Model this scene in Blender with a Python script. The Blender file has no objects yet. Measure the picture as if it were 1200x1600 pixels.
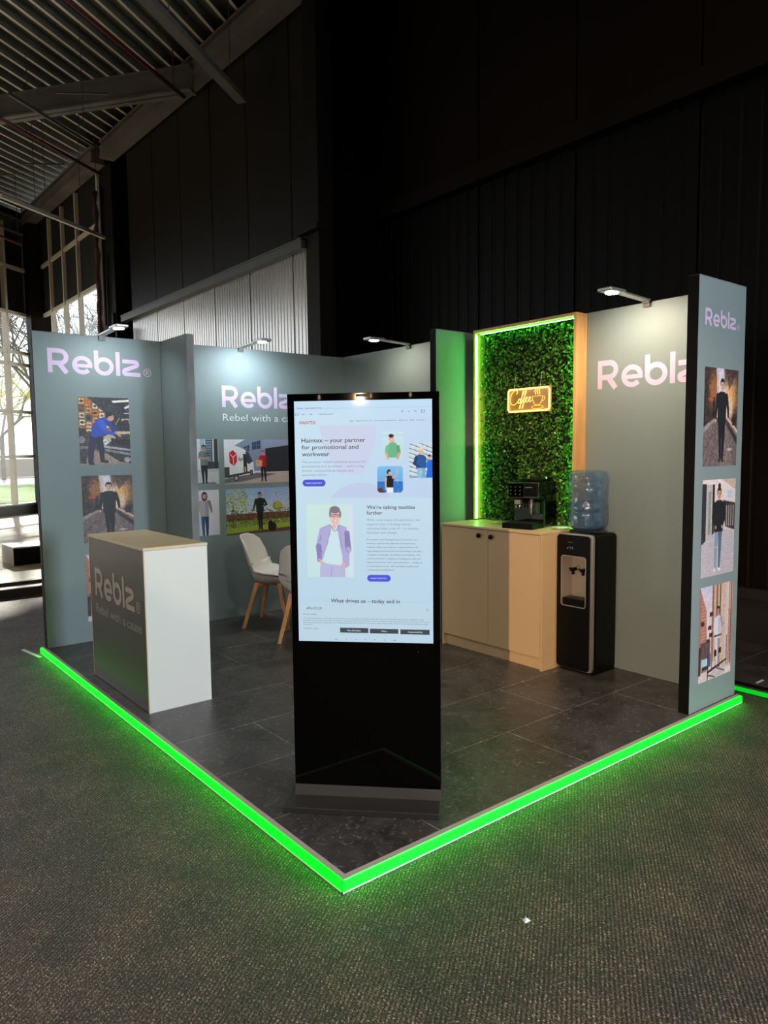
import bpy, bmesh, math, random
import numpy as np
from mathutils import Vector, Matrix
from math import sin, cos, pi, radians

random.seed(7)
RNG = np.random.default_rng(11)
SC = bpy.context.scene
COL = SC.collection

# ------------------------------------------------------------------ camera
CAMP = Vector((-1.4590, -2.0667, 1.5510))
YAW, PITCH, ROLL, FPX = 0.892145, -0.0844304, -0.0110462, 1136.776
_f = Vector((cos(YAW) * cos(PITCH), sin(YAW) * cos(PITCH), sin(PITCH)))
_r = _f.cross(Vector((0, 0, 1))).normalized()
_u = _r.cross(_f)
_r2 = _r * cos(ROLL) + _u * sin(ROLL)
_u2 = -_r * sin(ROLL) + _u * cos(ROLL)
cam_d = bpy.data.cameras.new('camera')
cam = bpy.data.objects.new('camera', cam_d)
COL.objects.link(cam)
m = Matrix((( _r2.x, _u2.x, -_f.x, CAMP.x), (_r2.y, _u2.y, -_f.y, CAMP.y), (_r2.z, _u2.z, -_f.z, CAMP.z), (0, 0, 0, 1)))
cam.matrix_world = m
cam_d.sensor_fit = 'AUTO'
cam_d.sensor_width = 36.0
cam_d.lens = FPX / 1600 * 36.0
cam_d.clip_start = 0.05
cam_d.clip_end = 300
SC.camera = cam

# ------------------------------------------------------------------ view, world, sun
SC.view_settings.view_transform = 'Standard'
SC.view_settings.look = 'None'
SC.view_settings.gamma = 1.0
SC.view_settings.use_curve_mapping = False
SC.view_settings.exposure = 0.0

SKY = 2.9
world = bpy.data.worlds.new('overcast_sky')
SC.world = world
world.use_nodes = True
bg = world.node_tree.nodes['Background']
bg.inputs['Color'].default_value = (0.86, 0.94, 1.0, 1)
bg.inputs['Strength'].default_value = SKY

def srgb(r, g=None, b=None):
    if g is None:
        r, g, b = r
    out = []
    for c in (r, g, b):
        c = c / 255.0
        out.append(c / 12.92 if c <= 0.04045 else ((c + 0.055) / 1.055) ** 2.4)
    return tuple(out)

def add_light(name, typ, loc, direction, energy, color=(1, 1, 1), size=None, size_y=None, spot=None, blend=0.6, radius=None, portal=False):
    d = bpy.data.lights.new(name, typ)
    d.energy = energy
    d.color = color
    if typ == 'AREA':
        d.shape = 'RECTANGLE'
        d.size = size
        d.size_y = size_y or size
        if portal:
            d.cycles.is_portal = True
    if typ == 'SPOT':
        d.spot_size = spot
        d.spot_blend = blend
    if radius is not None:
        d.shadow_soft_size = radius
    o = bpy.data.objects.new(name, d)
    COL.objects.link(o)
    o.location = loc
    o.rotation_euler = Vector(direction).to_track_quat('-Z', 'Y').to_euler()
    return o

sun = add_light('sun', 'SUN', (0, 40, 20), (-0.20, -0.98, -0.44), 6.5, (1.0, 0.93, 0.80))
sun.data.angle = radians(1.5)

# hall frame: the glazed facade runs at 36 degrees to the back wall
AZ = radians(36)
FD = Vector((cos(AZ), sin(AZ), 0))          # along the facade / roof ribs
FN = Vector((-sin(AZ), cos(AZ), 0))         # out through the facade
WX = 3.5                                     # plane of the hall's back wall
CORNER = Vector((WX, 17.81, 0))              # back wall meets facade
FZ = -0.048                                  # carpet level (booth floor is z = 0)

# daylight openings
p = CORNER - FD * 9.0 + FN * 0.35
add_light('facade_daylight', 'AREA', (p.x, p.y, 2.7), -FN, 1, size=18, size_y=4.8, portal=True)
add_light('side_daylight', 'AREA', (WX + 0.35, 15.0, 2.7), (-1, 0, 0), 1, size=5.0, size_y=4.8, portal=True)
# daylight coming in through the big windows behind the photographer
add_light('rear_window_daylight', 'AREA', (6.35, -9.75, 2.3), (-0.25, 1, -0.06), 2050, (0.74, 0.87, 1.0), size=3.4, size_y=3.0)

# warm lamps added unseen behind the camera as overhead fill (fixtures are built further down)
FILLS = ((-3.4, -4.6), (1.2, -5.4), (-6.8, -.6), (-10.0, -5.0))
# one warm stage lamp on the stand behind the camera rakes across the cabinet
add_light('stand_lamp_light', 'SPOT', (-7.6, -5.35, 2.5), (10.35, 6.25, -1.55), 2600, (1.0, 0.66, 0.40), spot=radians(15), blend=.5, radius=.035)
for (x, y) in FILLS:
    add_light('overhead_fill_light', 'AREA', (x, y, 5.75), (0, 0, -1), 165, (1.0, 0.82, 0.64), size=.5)

# ------------------------------------------------------------------ materials
MATS = {}
def mat(name, base, rough=0.5, metal=0.0, spec=0.5, emis=None, estr=0.0, coat=0.0, noise=None, bump=None, ior=None):
    if name in MATS:
        return MATS[name]
    mt = bpy.data.materials.new(name)
    mt.use_nodes = True
    nt = mt.node_tree
    b = nt.nodes['Principled BSDF']
    b.inputs['Base Color'].default_value = (*base[:3], 1)
    b.inputs['Roughness'].default_value = rough
    b.inputs['Metallic'].default_value = metal
    b.inputs['Specular IOR Level'].default_value = spec
    b.inputs['Coat Weight'].default_value = coat
    if ior:
        b.inputs['IOR'].default_value = ior
    if emis:
        b.inputs['Emission Color'].default_value = (*emis, 1)
        b.inputs['Emission Strength'].default_value = estr
    if noise or bump:
        tc = nt.nodes.new('ShaderNodeTexCoord')
    if noise:      # (scale, amount, stretch)
        mp = nt.nodes.new('ShaderNodeMapping')
        mp.inputs['Scale'].default_value = noise[2]
        nt.links.new(tc.outputs['Object'], mp.inputs[0])
        n = nt.nodes.new('ShaderNodeTexNoise')
        n.inputs['Scale'].default_value = noise[0]
        n.inputs['Detail'].default_value = 5
        nt.links.new(mp.outputs[0], n.inputs['Vector'])
        rp = nt.nodes.new('ShaderNodeValToRGB')
        a = noise[1]
        rp.color_ramp.elements[0].position = 0.3
        rp.color_ramp.elements[1].position = 0.7
        rp.color_ramp.elements[0].color = (*[c * (1 - a) for c in base[:3]], 1)
        rp.color_ramp.elements[1].color = (*[min(1, c * (1 + a)) for c in base[:3]], 1)
        nt.links.new(n.outputs[0], rp.inputs[0])
        nt.links.new(rp.outputs[0], b.inputs['Base Color'])
    if bump:       # (scale, strength, distance)
        n2 = nt.nodes.new('ShaderNodeTexNoise')
        n2.inputs['Scale'].default_value = bump[0]
        n2.inputs['Detail'].default_value = 3
        nt.links.new(tc.outputs['Object'], n2.inputs['Vector'])
        bp = nt.nodes.new('ShaderNodeBump')
        bp.inputs['Strength'].default_value = bump[1]
        bp.inputs['Distance'].default_value = bump[2]
        nt.links.new(n2.outputs[0], bp.inputs['Height'])
        nt.links.new(bp.outputs[0], b.inputs['Normal'])
    MATS[name] = mt
    return mt

def attr_mat(name, emissive=False, strength=1.0, rough=0.55):
    mt = bpy.data.materials.new(name)
    mt.use_nodes = True
    nt = mt.node_tree
    b = nt.nodes['Principled BSDF']
    a = nt.nodes.new('ShaderNodeVertexColor')
    a.layer_name = 'Col'
    if emissive:
        b.inputs['Base Color'].default_value = (0.01, 0.01, 0.01, 1)
        b.inputs['Roughness'].default_value = 0.04
        b.inputs['Specular IOR Level'].default_value = 0.03
        nt.links.new(a.outputs[0], b.inputs['Emission Color'])
        b.inputs['Emission Strength'].default_value = strength
    else:
        nt.links.new(a.outputs[0], b.inputs['Base Color'])
        b.inputs['Roughness'].default_value = rough
    MATS[name] = mt
    return mt

def N(nt, t, **kw):
    n = nt.nodes.new(t)
    for k, v in kw.items():
        if k in n.inputs:
            n.inputs[k].default_value = v
        else:
            setattr(n, k, v)
    return n

M_FABRIC = mat('sage_fabric', (0.225, 0.290, 0.298), 0.62, noise=(1.2, 0.04, (1, 1, 1)), bump=(2.5, 0.25, 0.02))
M_GRAPHIC = mat('sage_graphic', (0.090, 0.074, 0.056), 0.36, spec=0.6)
M_LILAC = mat('lilac_print', srgb(216, 194, 226), 0.6)
M_TAUPE = mat('taupe_print', (0.52, 0.42, 0.36), 0.35)
M_WHITEPRINT = mat('white_print', srgb(232, 238, 238), 0.6)
M_BLACKEDGE = mat('black_edge', (0.005, 0.005, 0.005), 0.6, spec=0.15)
M_GREYEDGE = mat('grey_edge', (0.23, 0.23, 0.245), 0.6, noise=(9, 0.25, (1, 1, 0.4)))
M_WHITEBOARD = mat('white_board', srgb(236, 232, 224), 0.45)
M_BIRCH = mat('birch_ply', srgb(226, 206, 170), 0.5, noise=(3, 0.08, (1, 8, 8)))
M_CREAM = mat('cream_laminate', srgb(226, 196, 152), 0.42)
M_PINE = mat('pine_wood', srgb(226, 176, 112), 0.5, noise=(4, 0.16, (9, 9, 0.7)))
M_ALU = mat('brushed_aluminium', (0.58, 0.57, 0.55), 0.38, metal=0.85)
M_ALUMATT = mat('matt_aluminium', (0.50, 0.45, 0.39), 0.5)
M_WHITEPL = mat('white_plastic', (0.82, 0.83, 0.84), 0.35)
M_BLACKPL = mat('black_plastic', (0.004, 0.004, 0.0042), 0.38, spec=0.16)
M_BLACKGLOSS = mat('black_gloss', (0.006, 0.006, 0.007), 0.07, coat=0.6)
M_BLACKGLASS = mat('black_glass', (0.001, 0.001, 0.001), 0.02, spec=0.16)
M_DARKMETAL = mat('dark_metal', (0.030, 0.029, 0.030), 0.42, metal=0.3)
M_GREYMETAL = mat('grey_metal', (0.10, 0.095, 0.09), 0.45, metal=0.3)
M_SILVER = mat('silver_plastic', (0.50, 0.47, 0.44), 0.28, metal=0.7)
M_CHROME = mat('chrome', (0.75, 0.75, 0.75), 0.12, metal=1.0)
M_OAK = mat('beech_leg', srgb(205, 150, 98), 0.45, noise=(5, 0.15, (8, 8, 1)))
M_SHELL = mat('white_shell', (0.78, 0.74, 0.71), 0.35)
M_CUSHION = mat('white_cushion', (0.74, 0.70, 0.66), 0.55)
M_GREENLED = mat('green_led', (0.0, 0.2, 0.02), 0.5, emis=(0.0, 1.0, 0.0025), estr=7.5)
M_GREENDIM = mat('green_led_dim', (0.0, 0.2, 0.02), 0.5, emis=(0.0, 1.0, 0.03), estr=0.55)
M_GREENNEON = mat('green_neon', (0.1, 0.6, 0.2), 0.5, emis=(0.12, 1.0, 0.14), estr=35.0)
M_YELLOWNEON = mat('yellow_neon', (0.6, 0.5, 0.1), 0.5, emis=(1.0, 0.66, 0.12), estr=5.0)
M_YELLOWNEON2 = mat('yellow_neon_thin', (0.6, 0.5, 0.1), 0.5, emis=(1.0, 0.62, 0.16), estr=2.6)
M_YELLOWNEON3 = mat('amber_neon_thin', (0.6, 0.4, 0.05), 0.5, emis=(1.0, 0.50, 0.03), estr=1.5)
M_LAMPLED = mat('lamp_led', (0.9, 0.9, 0.8), 0.5, emis=(1.0, 0.90, 0.70), estr=30.0)
M_PRINT = attr_mat('photo_print', rough=0.5)
M_SCREEN = attr_mat('screen_pixels', True, 1.0)
M_CLOTH = mat('black_cloth', (0.010, 0.009, 0.009), 0.9)
M_HALLBLACK = mat('hall_black_paint', (0.013, 0.0078, 0.0050), 0.6, spec=0.06, noise=(0.8, 0.2, (1, 1, 0.2)))
M_HALLDARK = mat('hall_dark_matt', (0.005, 0.0042, 0.0038), 0.8, spec=0.04)
M_COLUMN = mat('column_paint', (0.014, 0.011, 0.0095), 0.6, spec=0.12)
M_BEAM = mat('beam_paint', (0.15, 0.134, 0.117), 0.5, noise=(1.5, 0.25, (1, 1, 1)))
M_RIBLIT = mat('galvanised_lit', (0.86, 0.80, 0.68), 0.42, metal=0.3)  # rib undersides: light falling on them is put into the colour
M_PANSHADED = mat('galvanised_shaded', (0.21, 0.21, 0.175), 0.45, metal=0.3, noise=(2.0, 0.25, (1, 1, 1)))  # recessed pans: shade and dirt put into the colour
M_RED = mat('red_pipe', (0.13, 0.018, 0.014), 0.45)
M_MULLION = mat('mullion_paint', (0.68, 0.60, 0.49), 0.5)
M_CABLE = mat('rust_brown', (0.08, 0.035, 0.025), 0.8, noise=(6, 0.6, (1, 1, 1)))
M_PLANK = mat('deck_plank', (0.52, 0.43, 0.31), 0.6, noise=(3, 0.12, (1, 1, 1)))
M_STONE = mat('step_stone', (0.55, 0.53, 0.50), 0.6)
M_BROWN = mat('step_riser', (0.035, 0.027, 0.024), 0.6)

def thin_glass(name, tint, gloss, rough=0.02, body=None, amount=0.0):
    mt = bpy.data.materials.new(name)
    mt.use_nodes = True
    nt = mt.node_tree
    nt.nodes.clear()
    out = nt.nodes.new('ShaderNodeOutputMaterial')
    tr = nt.nodes.new('ShaderNodeBsdfTransparent')
    tr.inputs[0].default_value = (*tint, 1)
    gl = nt.nodes.new('ShaderNodeBsdfGlossy')
    gl.inputs['Roughness'].default_value = rough
    mx = nt.nodes.new('ShaderNodeMixShader')
    fr = nt.nodes.new('ShaderNodeLayerWeight')
    fr.inputs[0].default_value = 0.5
    pw = nt.nodes.new('ShaderNodeMath'); pw.operation = 'POWER'; pw.inputs[1].default_value = 4.0
    ma = nt.nodes.new('ShaderNodeMath'); ma.operation = 'MULTIPLY_ADD'; ma.inputs[1].default_value = gloss * 2.0; ma.inputs[2].default_value = gloss * 0.25
    nt.links.new(fr.outputs['Facing'], pw.inputs[0]); nt.links.new(pw.outputs[0], ma.inputs[0])
    nt.links.new(ma.outputs[0], mx.inputs[0])
    if body:
        df = nt.nodes.new('ShaderNodeBsdfDiffuse'); df.inputs[0].default_value = (*body, 1)
        m2 = nt.nodes.new('ShaderNodeMixShader'); m2.inputs[0].default_value = amount
        nt.links.new(tr.outputs[0], m2.inputs[1]); nt.links.new(df.outputs[0], m2.inputs[2])
        nt.links.new(m2.outputs[0], mx.inputs[1])
    else:
        nt.links.new(tr.outputs[0], mx.inputs[1])
    nt.links.new(gl.outputs[0], mx.inputs[2])
    nt.links.new(mx.outputs[0], out.inputs[0])
    MATS[name] = mt
    return mt
M_GLASS = thin_glass('window_glass', (0.95, 0.97, 0.97), 0.10)
M_BOTTLE = thin_glass('bottle_blue', (0.70, 0.83, 0.96), 0.55, 0.05, (0.36, 0.54, 0.80), .10)
M_WATER = thin_glass('bottle_water', (0.72, 0.84, 0.94), 0.26, 0.06, (0.45, 0.60, 0.80), .08)
M_ACRYLIC = thin_glass('amber_lit_acrylic', (0.85, 0.72, 0.50), 0.10, 0.05, (0.70, 0.45, 0.16), .45)  # clear board; the amber tint puts the neon glow into its colour

# carpet
def carpet_material():
    mt = bpy.data.materials.new('loop_carpet')
    mt.use_nodes = True
    nt = mt.node_tree
    b = nt.nodes['Principled BSDF']
    L = nt.links.new
    tc = N(nt, 'ShaderNodeTexCoord')
    mp = N(nt, 'ShaderNodeMapping')
    mp.inputs['Rotation'].default_value = (0, 0, radians(-126))
    L(tc.outputs['Object'], mp.inputs[0])
    wv = N(nt, 'ShaderNodeTexWave', wave_type='BANDS', bands_direction='X')
    wv.inputs['Scale'].default_value = 23.0
    wv.inputs['Distortion'].default_value = 1.1
    wv.inputs['Detail'].default_value = 2
    wv.inputs['Detail Scale'].default_value = 3.0
    L(mp.outputs[0], wv.inputs['Vector'])
    mp2 = N(nt, 'ShaderNodeMapping')
    mp2.inputs['Rotation'].default_value = (0, 0, radians(-126))
    mp2.inputs['Scale'].default_value = (1.9, 1, 1)
    L(tc.outputs['Object'], mp2.inputs[0])
    vo = N(nt, 'ShaderNodeTexVoronoi', feature='F1')
    vo.inputs['Scale'].default_value = 120
    L(mp2.outputs[0], vo.inputs['Vector'])
    no = N(nt, 'ShaderNodeTexNoise')
    no.inputs['Scale'].default_value = 120
    no.inputs['Detail'].default_value = 4
    no.inputs['Roughness'].default_value = 0.75
    L(mp2.outputs[0], no.inputs['Vector'])
    big = N(nt, 'ShaderNodeTexNoise')
    big.inputs['Scale'].default_value = 4.5
    big.inputs['Detail'].default_value = 6
    L(tc.outputs['Object'], big.inputs['Vector'])
    r1 = N(nt, 'ShaderNodeValToRGB')
    e = r1.color_ramp.elements
    e[0].position = 0.42; e[0].color = (0.026, 0.020, 0.017, 1)
    e[1].position = 0.70; e[1].color = (0.98, 0.77, 0.63, 1)
    k = r1.color_ramp.elements.new(0.56); k.color = (0.108, 0.076, 0.058, 1)
    L(no.outputs[0], r1.inputs[0])
    mul = N(nt, 'ShaderNodeMix', data_type='RGBA', blend_type='MULTIPLY')
    mul.inputs[0].default_value = 0.62
    r2 = N(nt, 'ShaderNodeValToRGB')
    r2.color_ramp.elements[0].position = 0.15; r2.color_ramp.elements[0].color = (0.25, 0.25, 0.25, 1)
    r2.color_ramp.elements[1].position = 0.7; r2.color_ramp.elements[1].color = (1.25, 1.25, 1.25, 1)
    L(wv.outputs[0], r2.inputs[0])
    L(r1.outputs[0], mul.inputs[6]); L(r2.outputs[0], mul.inputs[7])
    mul2 = N(nt, 'ShaderNodeMix', data_type='RGBA', blend_type='MULTIPLY')
    mul2.inputs[0].default_value = 1.0
    r3 = N(nt, 'ShaderNodeValToRGB')
    r3.color_ramp.elements[0].position = 0.35; r3.color_ramp.elements[0].color = (0.70, 0.70, 0.72, 1)
    r3.color_ramp.elements[1].position = 0.65; r3.color_ramp.elements[1].color = (1.30, 1.20, 1.10, 1)
    L(big.outputs[0], r3.inputs[0])
    L(mul.outputs[2], mul2.inputs[6]); L(r3.outputs[0], mul2.inputs[7])
    L(mul2.outputs[2], b.inputs['Base Color'])
    b.inputs['Roughness'].default_value = 0.58
    b.inputs['Specular IOR Level'].default_value = 0.34
    b.inputs['Sheen Weight'].default_value = 0.04
    b.inputs['Sheen Roughness'].default_value = 0.4
    ad = N(nt, 'ShaderNodeMath', operation='ADD')
    L(wv.outputs[0], ad.inputs[0]); L(no.outputs[0], ad.inputs[1])
    bp = N(nt, 'ShaderNodeBump')
    bp.inputs['Strength'].default_value = 0.7
    bp.inputs['Distance'].default_value = 0.006
    L(ad.outputs[0], bp.inputs['Height'])
    L(bp.outputs[0], b.inputs['Normal'])
    return mt
M_CARPET = carpet_material()

def tile_material(name, base=(0.050, 0.046, 0.045), lengths=1.0, width=0.52):
    mt = bpy.data.materials.new(name)
    mt.use_nodes = True
    nt = mt.node_tree
    b = nt.nodes['Principled BSDF']
    L = nt.links.new
    tc = N(nt, 'ShaderNodeTexCoord')
    mp = N(nt, 'ShaderNodeMapping')
    mp.inputs['Location'].default_value = (0.0, -0.02, 0)
    L(tc.outputs['Object'], mp.inputs[0])
    br = N(nt, 'ShaderNodeTexBrick')
    br.offset = 0.5
    br.inputs['Color1'].default_value = (0.90, 0.90, 0.90, 1)
    br.inputs['Color2'].default_value = (1.12, 1.10, 1.08, 1)
    br.inputs['Mortar'].default_value = (4.2, 4.0, 3.8, 1)
    br.inputs['Scale'].default_value = 1.0
    br.inputs['Mortar Size'].default_value = 0.0030
    br.inputs['Mortar Smooth'].default_value = 0.2
    br.inputs['Brick Width'].default_value = lengths
    br.inputs['Row Height'].default_value = width
    L(mp.outputs[0], br.inputs['Vector'])
    n1 = N(nt, 'ShaderNodeTexNoise')
    n1.inputs['Scale'].default_value = 3.2
    n1.inputs['Detail'].default_value = 9
    n1.inputs['Roughness'].default_value = 0.68
    n1.inputs['Distortion'].default_value = 1.2
    L(tc.outputs['Object'], n1.inputs['Vector'])
    r1 = N(nt, 'ShaderNodeValToRGB')
    e = r1.color_ramp.elements
    e[0].position = 0.35; e[0].color = (*[c * 0.55 for c in base], 1)
    e[1].position = 0.72; e[1].color = (*[c * 2.1 for c in base], 1)
    L(n1.outputs[0], r1.inputs[0])
    # pale scratchy veins
    n2 = N(nt, 'ShaderNodeTexNoise')
    n2.inputs['Scale'].default_value = 16
    n2.inputs['Detail'].default_value = 12
    n2.inputs['Roughness'].default_value = 0.8
    n2.inputs['Distortion'].default_value = 2.5
    L(tc.outputs['Object'], n2.inputs['Vector'])
    r2 = N(nt, 'ShaderNodeValToRGB')
    e = r2.color_ramp.elements
    e[0].position = 0.55; e[0].color = (0, 0, 0, 1)
    e[1].position = 0.72; e[1].color = (0.46, 0.42, 0.39, 1)
    L(n2.outputs[0], r2.inputs[0])
    ad = N(nt, 'ShaderNodeMix', data_type='RGBA', blend_type='ADD')
    ad.inputs[0].default_value = 1
    L(r1.outputs[0], ad.inputs[6]); L(r2.outputs[0], ad.inputs[7])
    mu = N(nt, 'ShaderNodeMix', data_type='RGBA', blend_type='MULTIPLY')
    mu.inputs[0].default_value = 1
    L(ad.outputs[2], mu.inputs[6]); L(br.outputs[0], mu.inputs[7])
    L(mu.outputs[2], b.inputs['Base Color'])
    rr = N(nt, 'ShaderNodeMapRange')
    rr.inputs['To Min'].default_value = 0.24
    rr.inputs['To Max'].default_value = 0.42
    L(n1.outputs[0], rr.inputs['Value'])
    L(rr.outputs[0], b.inputs['Roughness'])
    bp = N(nt, 'ShaderNodeBump')
    bp.inputs['Strength'].default_value = 0.35
    bp.inputs['Distance'].default_value = 0.004
    L(n2.outputs[0], bp.inputs['Height'])
    L(bp.outputs[0], b.inputs['Normal'])
    return mt
M_TILE = tile_material('slate_tile')

def leaf_material():
    mt = bpy.data.materials.new('box_leaf')
    mt.use_nodes = True
    nt = mt.node_tree
    b = nt.nodes['Principled BSDF']
    g = N(nt, 'ShaderNodeNewGeometry')
    r = N(nt, 'ShaderNodeValToRGB')
    e = r.color_ramp.elements
    e[0].color = (0.018, 0.085, 0.010, 1)
    e[1].color = (0.15, 0.34, 0.045, 1)
    nt.links.new(g.outputs['Random Per Island'], r.inputs[0])
    nt.links.new(r.outputs[0], b.inputs['Base Color'])
    b.inputs['Roughness'].default_value = 0.35
    return mt
M_LEAF = leaf_material()

# ------------------------------------------------------------------ object helpers
def tag(o, label=None, cat=None, group=None, kind=None):
    if label: o['label'] = label
    if cat: o['category'] = cat
    if group: o['group'] = group
    if kind: o['kind'] = kind
    return o

def thing(name, label, cat, loc=(0, 0, 0), rz=0.0, group=None):
    o = bpy.data.objects.new(name, None)
    COL.objects.link(o)
    o.empty_display_size = 0.1
    o.location = loc
    o.rotation_euler = (0, 0, rz)
    return tag(o, label, cat, group)

class MB:
    """collects geometry, in the parent's own coordinates (minus an offset)"""
    def __init__(self, off=(0, 0, 0)):
        self.v, self.f, self.m = [], [], []
        self.off = Vector(off)
        self.mi = 0
    def add(self, vs, fs):
        b = len(self.v)
        self.v += [tuple(Vector(p) - self.off) for p in vs]
        self.f += [tuple(i + b for i in f) for f in fs]
        self.m += [self.mi] * len(fs)
        return self
    def box(self, x0, y0, z0, x1, y1, z1):
        x0, x1 = min(x0, x1), max(x0, x1); y0, y1 = min(y0, y1), max(y0, y1); z0, z1 = min(z0, z1), max(z0, z1)
        vs = [(x0, y0, z0), (x1, y0, z0), (x1, y1, z0), (x0, y1, z0), (x0, y0, z1), (x1, y0, z1), (x1, y1, z1), (x0, y1, z1)]
        return self.add(vs, [(0, 3, 2, 1), (4, 5, 6, 7), (0, 1, 5, 4), (1, 2, 6, 5), (2, 3, 7, 6), (3, 0, 4, 7)])
    def bar(self, a, b, w, h, up=(0, 0, 1)):
        """box from a to b, width w sideways, height h along up"""
        a, b = Vector(a), Vector(b)
        d = (b - a).normalized(); up = Vector(up)
        s = d.cross(up)
        if s.length < 1e-5:
            s = d.cross(Vector((1, 0, 0)))
        s.normalize(); u = s.cross(d)
        vs = []
        for q in (a, b):
            for i, j in ((-1, -1), (1, -1), (1, 1), (-1, 1)):
                vs.append(q + s * (w / 2 * i) + u * (h / 2 * j))
        return self.add(vs, [(3, 2, 1, 0), (4, 5, 6, 7), (0, 1, 5, 4), (1, 2, 6, 5), (2, 3, 7, 6), (3, 0, 4, 7)])
    def tube(self, pts, r, n=8, closed=False, cap=True):
        pts = [Vector(q) for q in pts]
        rs = r if isinstance(r, (list, tuple)) else [r] * len(pts)
        k = len(pts)
        rings = []
        prev = None
        for i, q in enumerate(pts):
            if closed:
                t = pts[(i + 1) % k] - pts[i - 1]
            else:
                t = pts[min(i + 1, k - 1)] - pts[max(i - 1, 0)]
            t.normalize()
            if prev is None:
                a = Vector((0, 0, 1)) if abs(t.z) < 0.9 else Vector((1, 0, 0))
                s = t.cross(a).normalized()
            else:
                s = (prev - t * prev.dot(t)).normalized()
            prev = s
            w = t.cross(s)
            rings.append([q + s * (rs[i] * cos(2 * pi * j / n)) + w * (rs[i] * sin(2 * pi * j / n)) for j in range(n)])
        vs = [x for ring in rings for x in ring]
        fs = []
        for i in range(k if closed else k - 1):
            a0, b0 = i * n, ((i + 1) % k) * n
            for j in range(n):
                fs.append((a0 + j, a0 + (j + 1) % n, b0 + (j + 1) % n, b0 + j))
        if cap and not closed:
            fs.append(tuple(range(n - 1, -1, -1)))
            fs.append(tuple((k - 1) * n + j for j in range(n)))
        return self.add(vs, fs)
    def lathe(self, prof, c=(0, 0, 0), n=32, axis='z'):
        c = Vector(c)
        vs, fs = [], []
        for (r, z) in prof:
            for j in range(n):
                a = 2 * pi * j / n
                if axis == 'z':
                    q = Vector((r * cos(a), r * sin(a), z))
                elif axis == 'x':
                    q = Vector((z, r * cos(a), r * sin(a)))
                else:
                    q = Vector((r * sin(a), z, r * cos(a)))
                vs.append(c + q)
        k = len(prof)
        for i in range(k - 1):
            for j in range(n):
                fs.append((i * n + j, i * n + (j + 1) % n, (i + 1) * n + (j + 1) % n, (i + 1) * n + j))
        if prof[0][0] > 1e-6: fs.append(tuple(range(n - 1, -1, -1)))
        if prof[-1][0] > 1e-6: fs.append(tuple((k - 1) * n + j for j in range(n)))
        return self.add(vs, fs)
    def prism(self, outline, a, b):
        """outline of 3D points extruded from offset a to offset b"""
        a, b = Vector(a), Vector(b)
        n = len(outline)
        vs = [Vector(q) + a for q in outline] + [Vector(q) + b for q in outline]
        fs = [tuple(range(n - 1, -1, -1)), tuple(range(n, 2 * n))]
        for i in range(n):
            fs.append((i, (i + 1) % n, n + (i + 1) % n, n + i))
        return self.add(vs, fs)
    def build(self, name, material, parent=None, smooth=False, bevel=0.0, seg=2, kind=None, label=None, fixn=True):
        me = bpy.data.meshes.new(name)
        me.from_pydata(self.v, [], self.f)
        me.validate()
        if fixn:
            bm = bmesh.new(); bm.from_mesh(me)
            bmesh.ops.recalc_face_normals(bm, faces=bm.faces)
            bm.to_mesh(me); bm.free()
        mats = material if isinstance(material, (list, tuple)) else [material]
        for x in mats: me.materials.append(x)
        if len(mats) > 1:
            me.polygons.foreach_set('material_index', self.m[:len(me.polygons)])
        if smooth:
            me.polygons.foreach_set('use_smooth', [True] * len(me.polygons))
        o = bpy.data.objects.new(name, me)
        COL.objects.link(o)
        if parent: o.parent = parent
        if bevel > 0:
            md = o.modifiers.new('bevel', 'BEVEL')
            md.width = bevel; md.segments = seg; md.limit_method = 'ANGLE'; md.angle_limit = radians(40)
            if smooth is False:
                me.polygons.foreach_set('use_smooth', [True] * len(me.polygons))
                md.harden_normals = True
        if kind: o['kind'] = kind
        if label: o['label'] = label
        return o

def copy_tree(o, parent=None):
    c = o.copy(); COL.objects.link(c); c.parent = parent
    for ch in list(o.children): copy_tree(ch, c)
    return c

# --- flat lettering -------------------------------------------------------
def arc(cx, cy, rx, ry, a0, a1, n=20):
    return [(cx + rx * cos(radians(a0 + (a1 - a0) * i / n)), cy + ry * sin(radians(a0 + (a1 - a0) * i / n))) for i in range(n + 1)]

def smooth2(pts, it=3, closed=False):
    for _ in range(it):
        out = []
        n = len(pts)
        rng = range(n) if closed else range(n - 1)
        if not closed: out.append(pts[0])
        for i in rng:
            a, b = pts[i], pts[(i + 1) % n]
            out.append((a[0] * .75 + b[0] * .25, a[1] * .75 + b[1] * .25))
            out.append((a[0] * .25 + b[0] * .75, a[1] * .25 + b[1] * .75))
        if not closed: out.append(pts[-1])
        pts = out
    return pts

class Plane:
    """maps (u, v) on a flat surface to space: o + r*u + up*v + n*h"""
    def __init__(self, o, r, up, n):
        self.o, self.r, self.up, self.n = Vector(o), Vector(r).normalized(), Vector(up).normalized(), Vector(n).normalized()
    def at(self, u, v, h=0.0):
        return self.o + self.r * u + self.up * v + self.n * h

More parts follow.
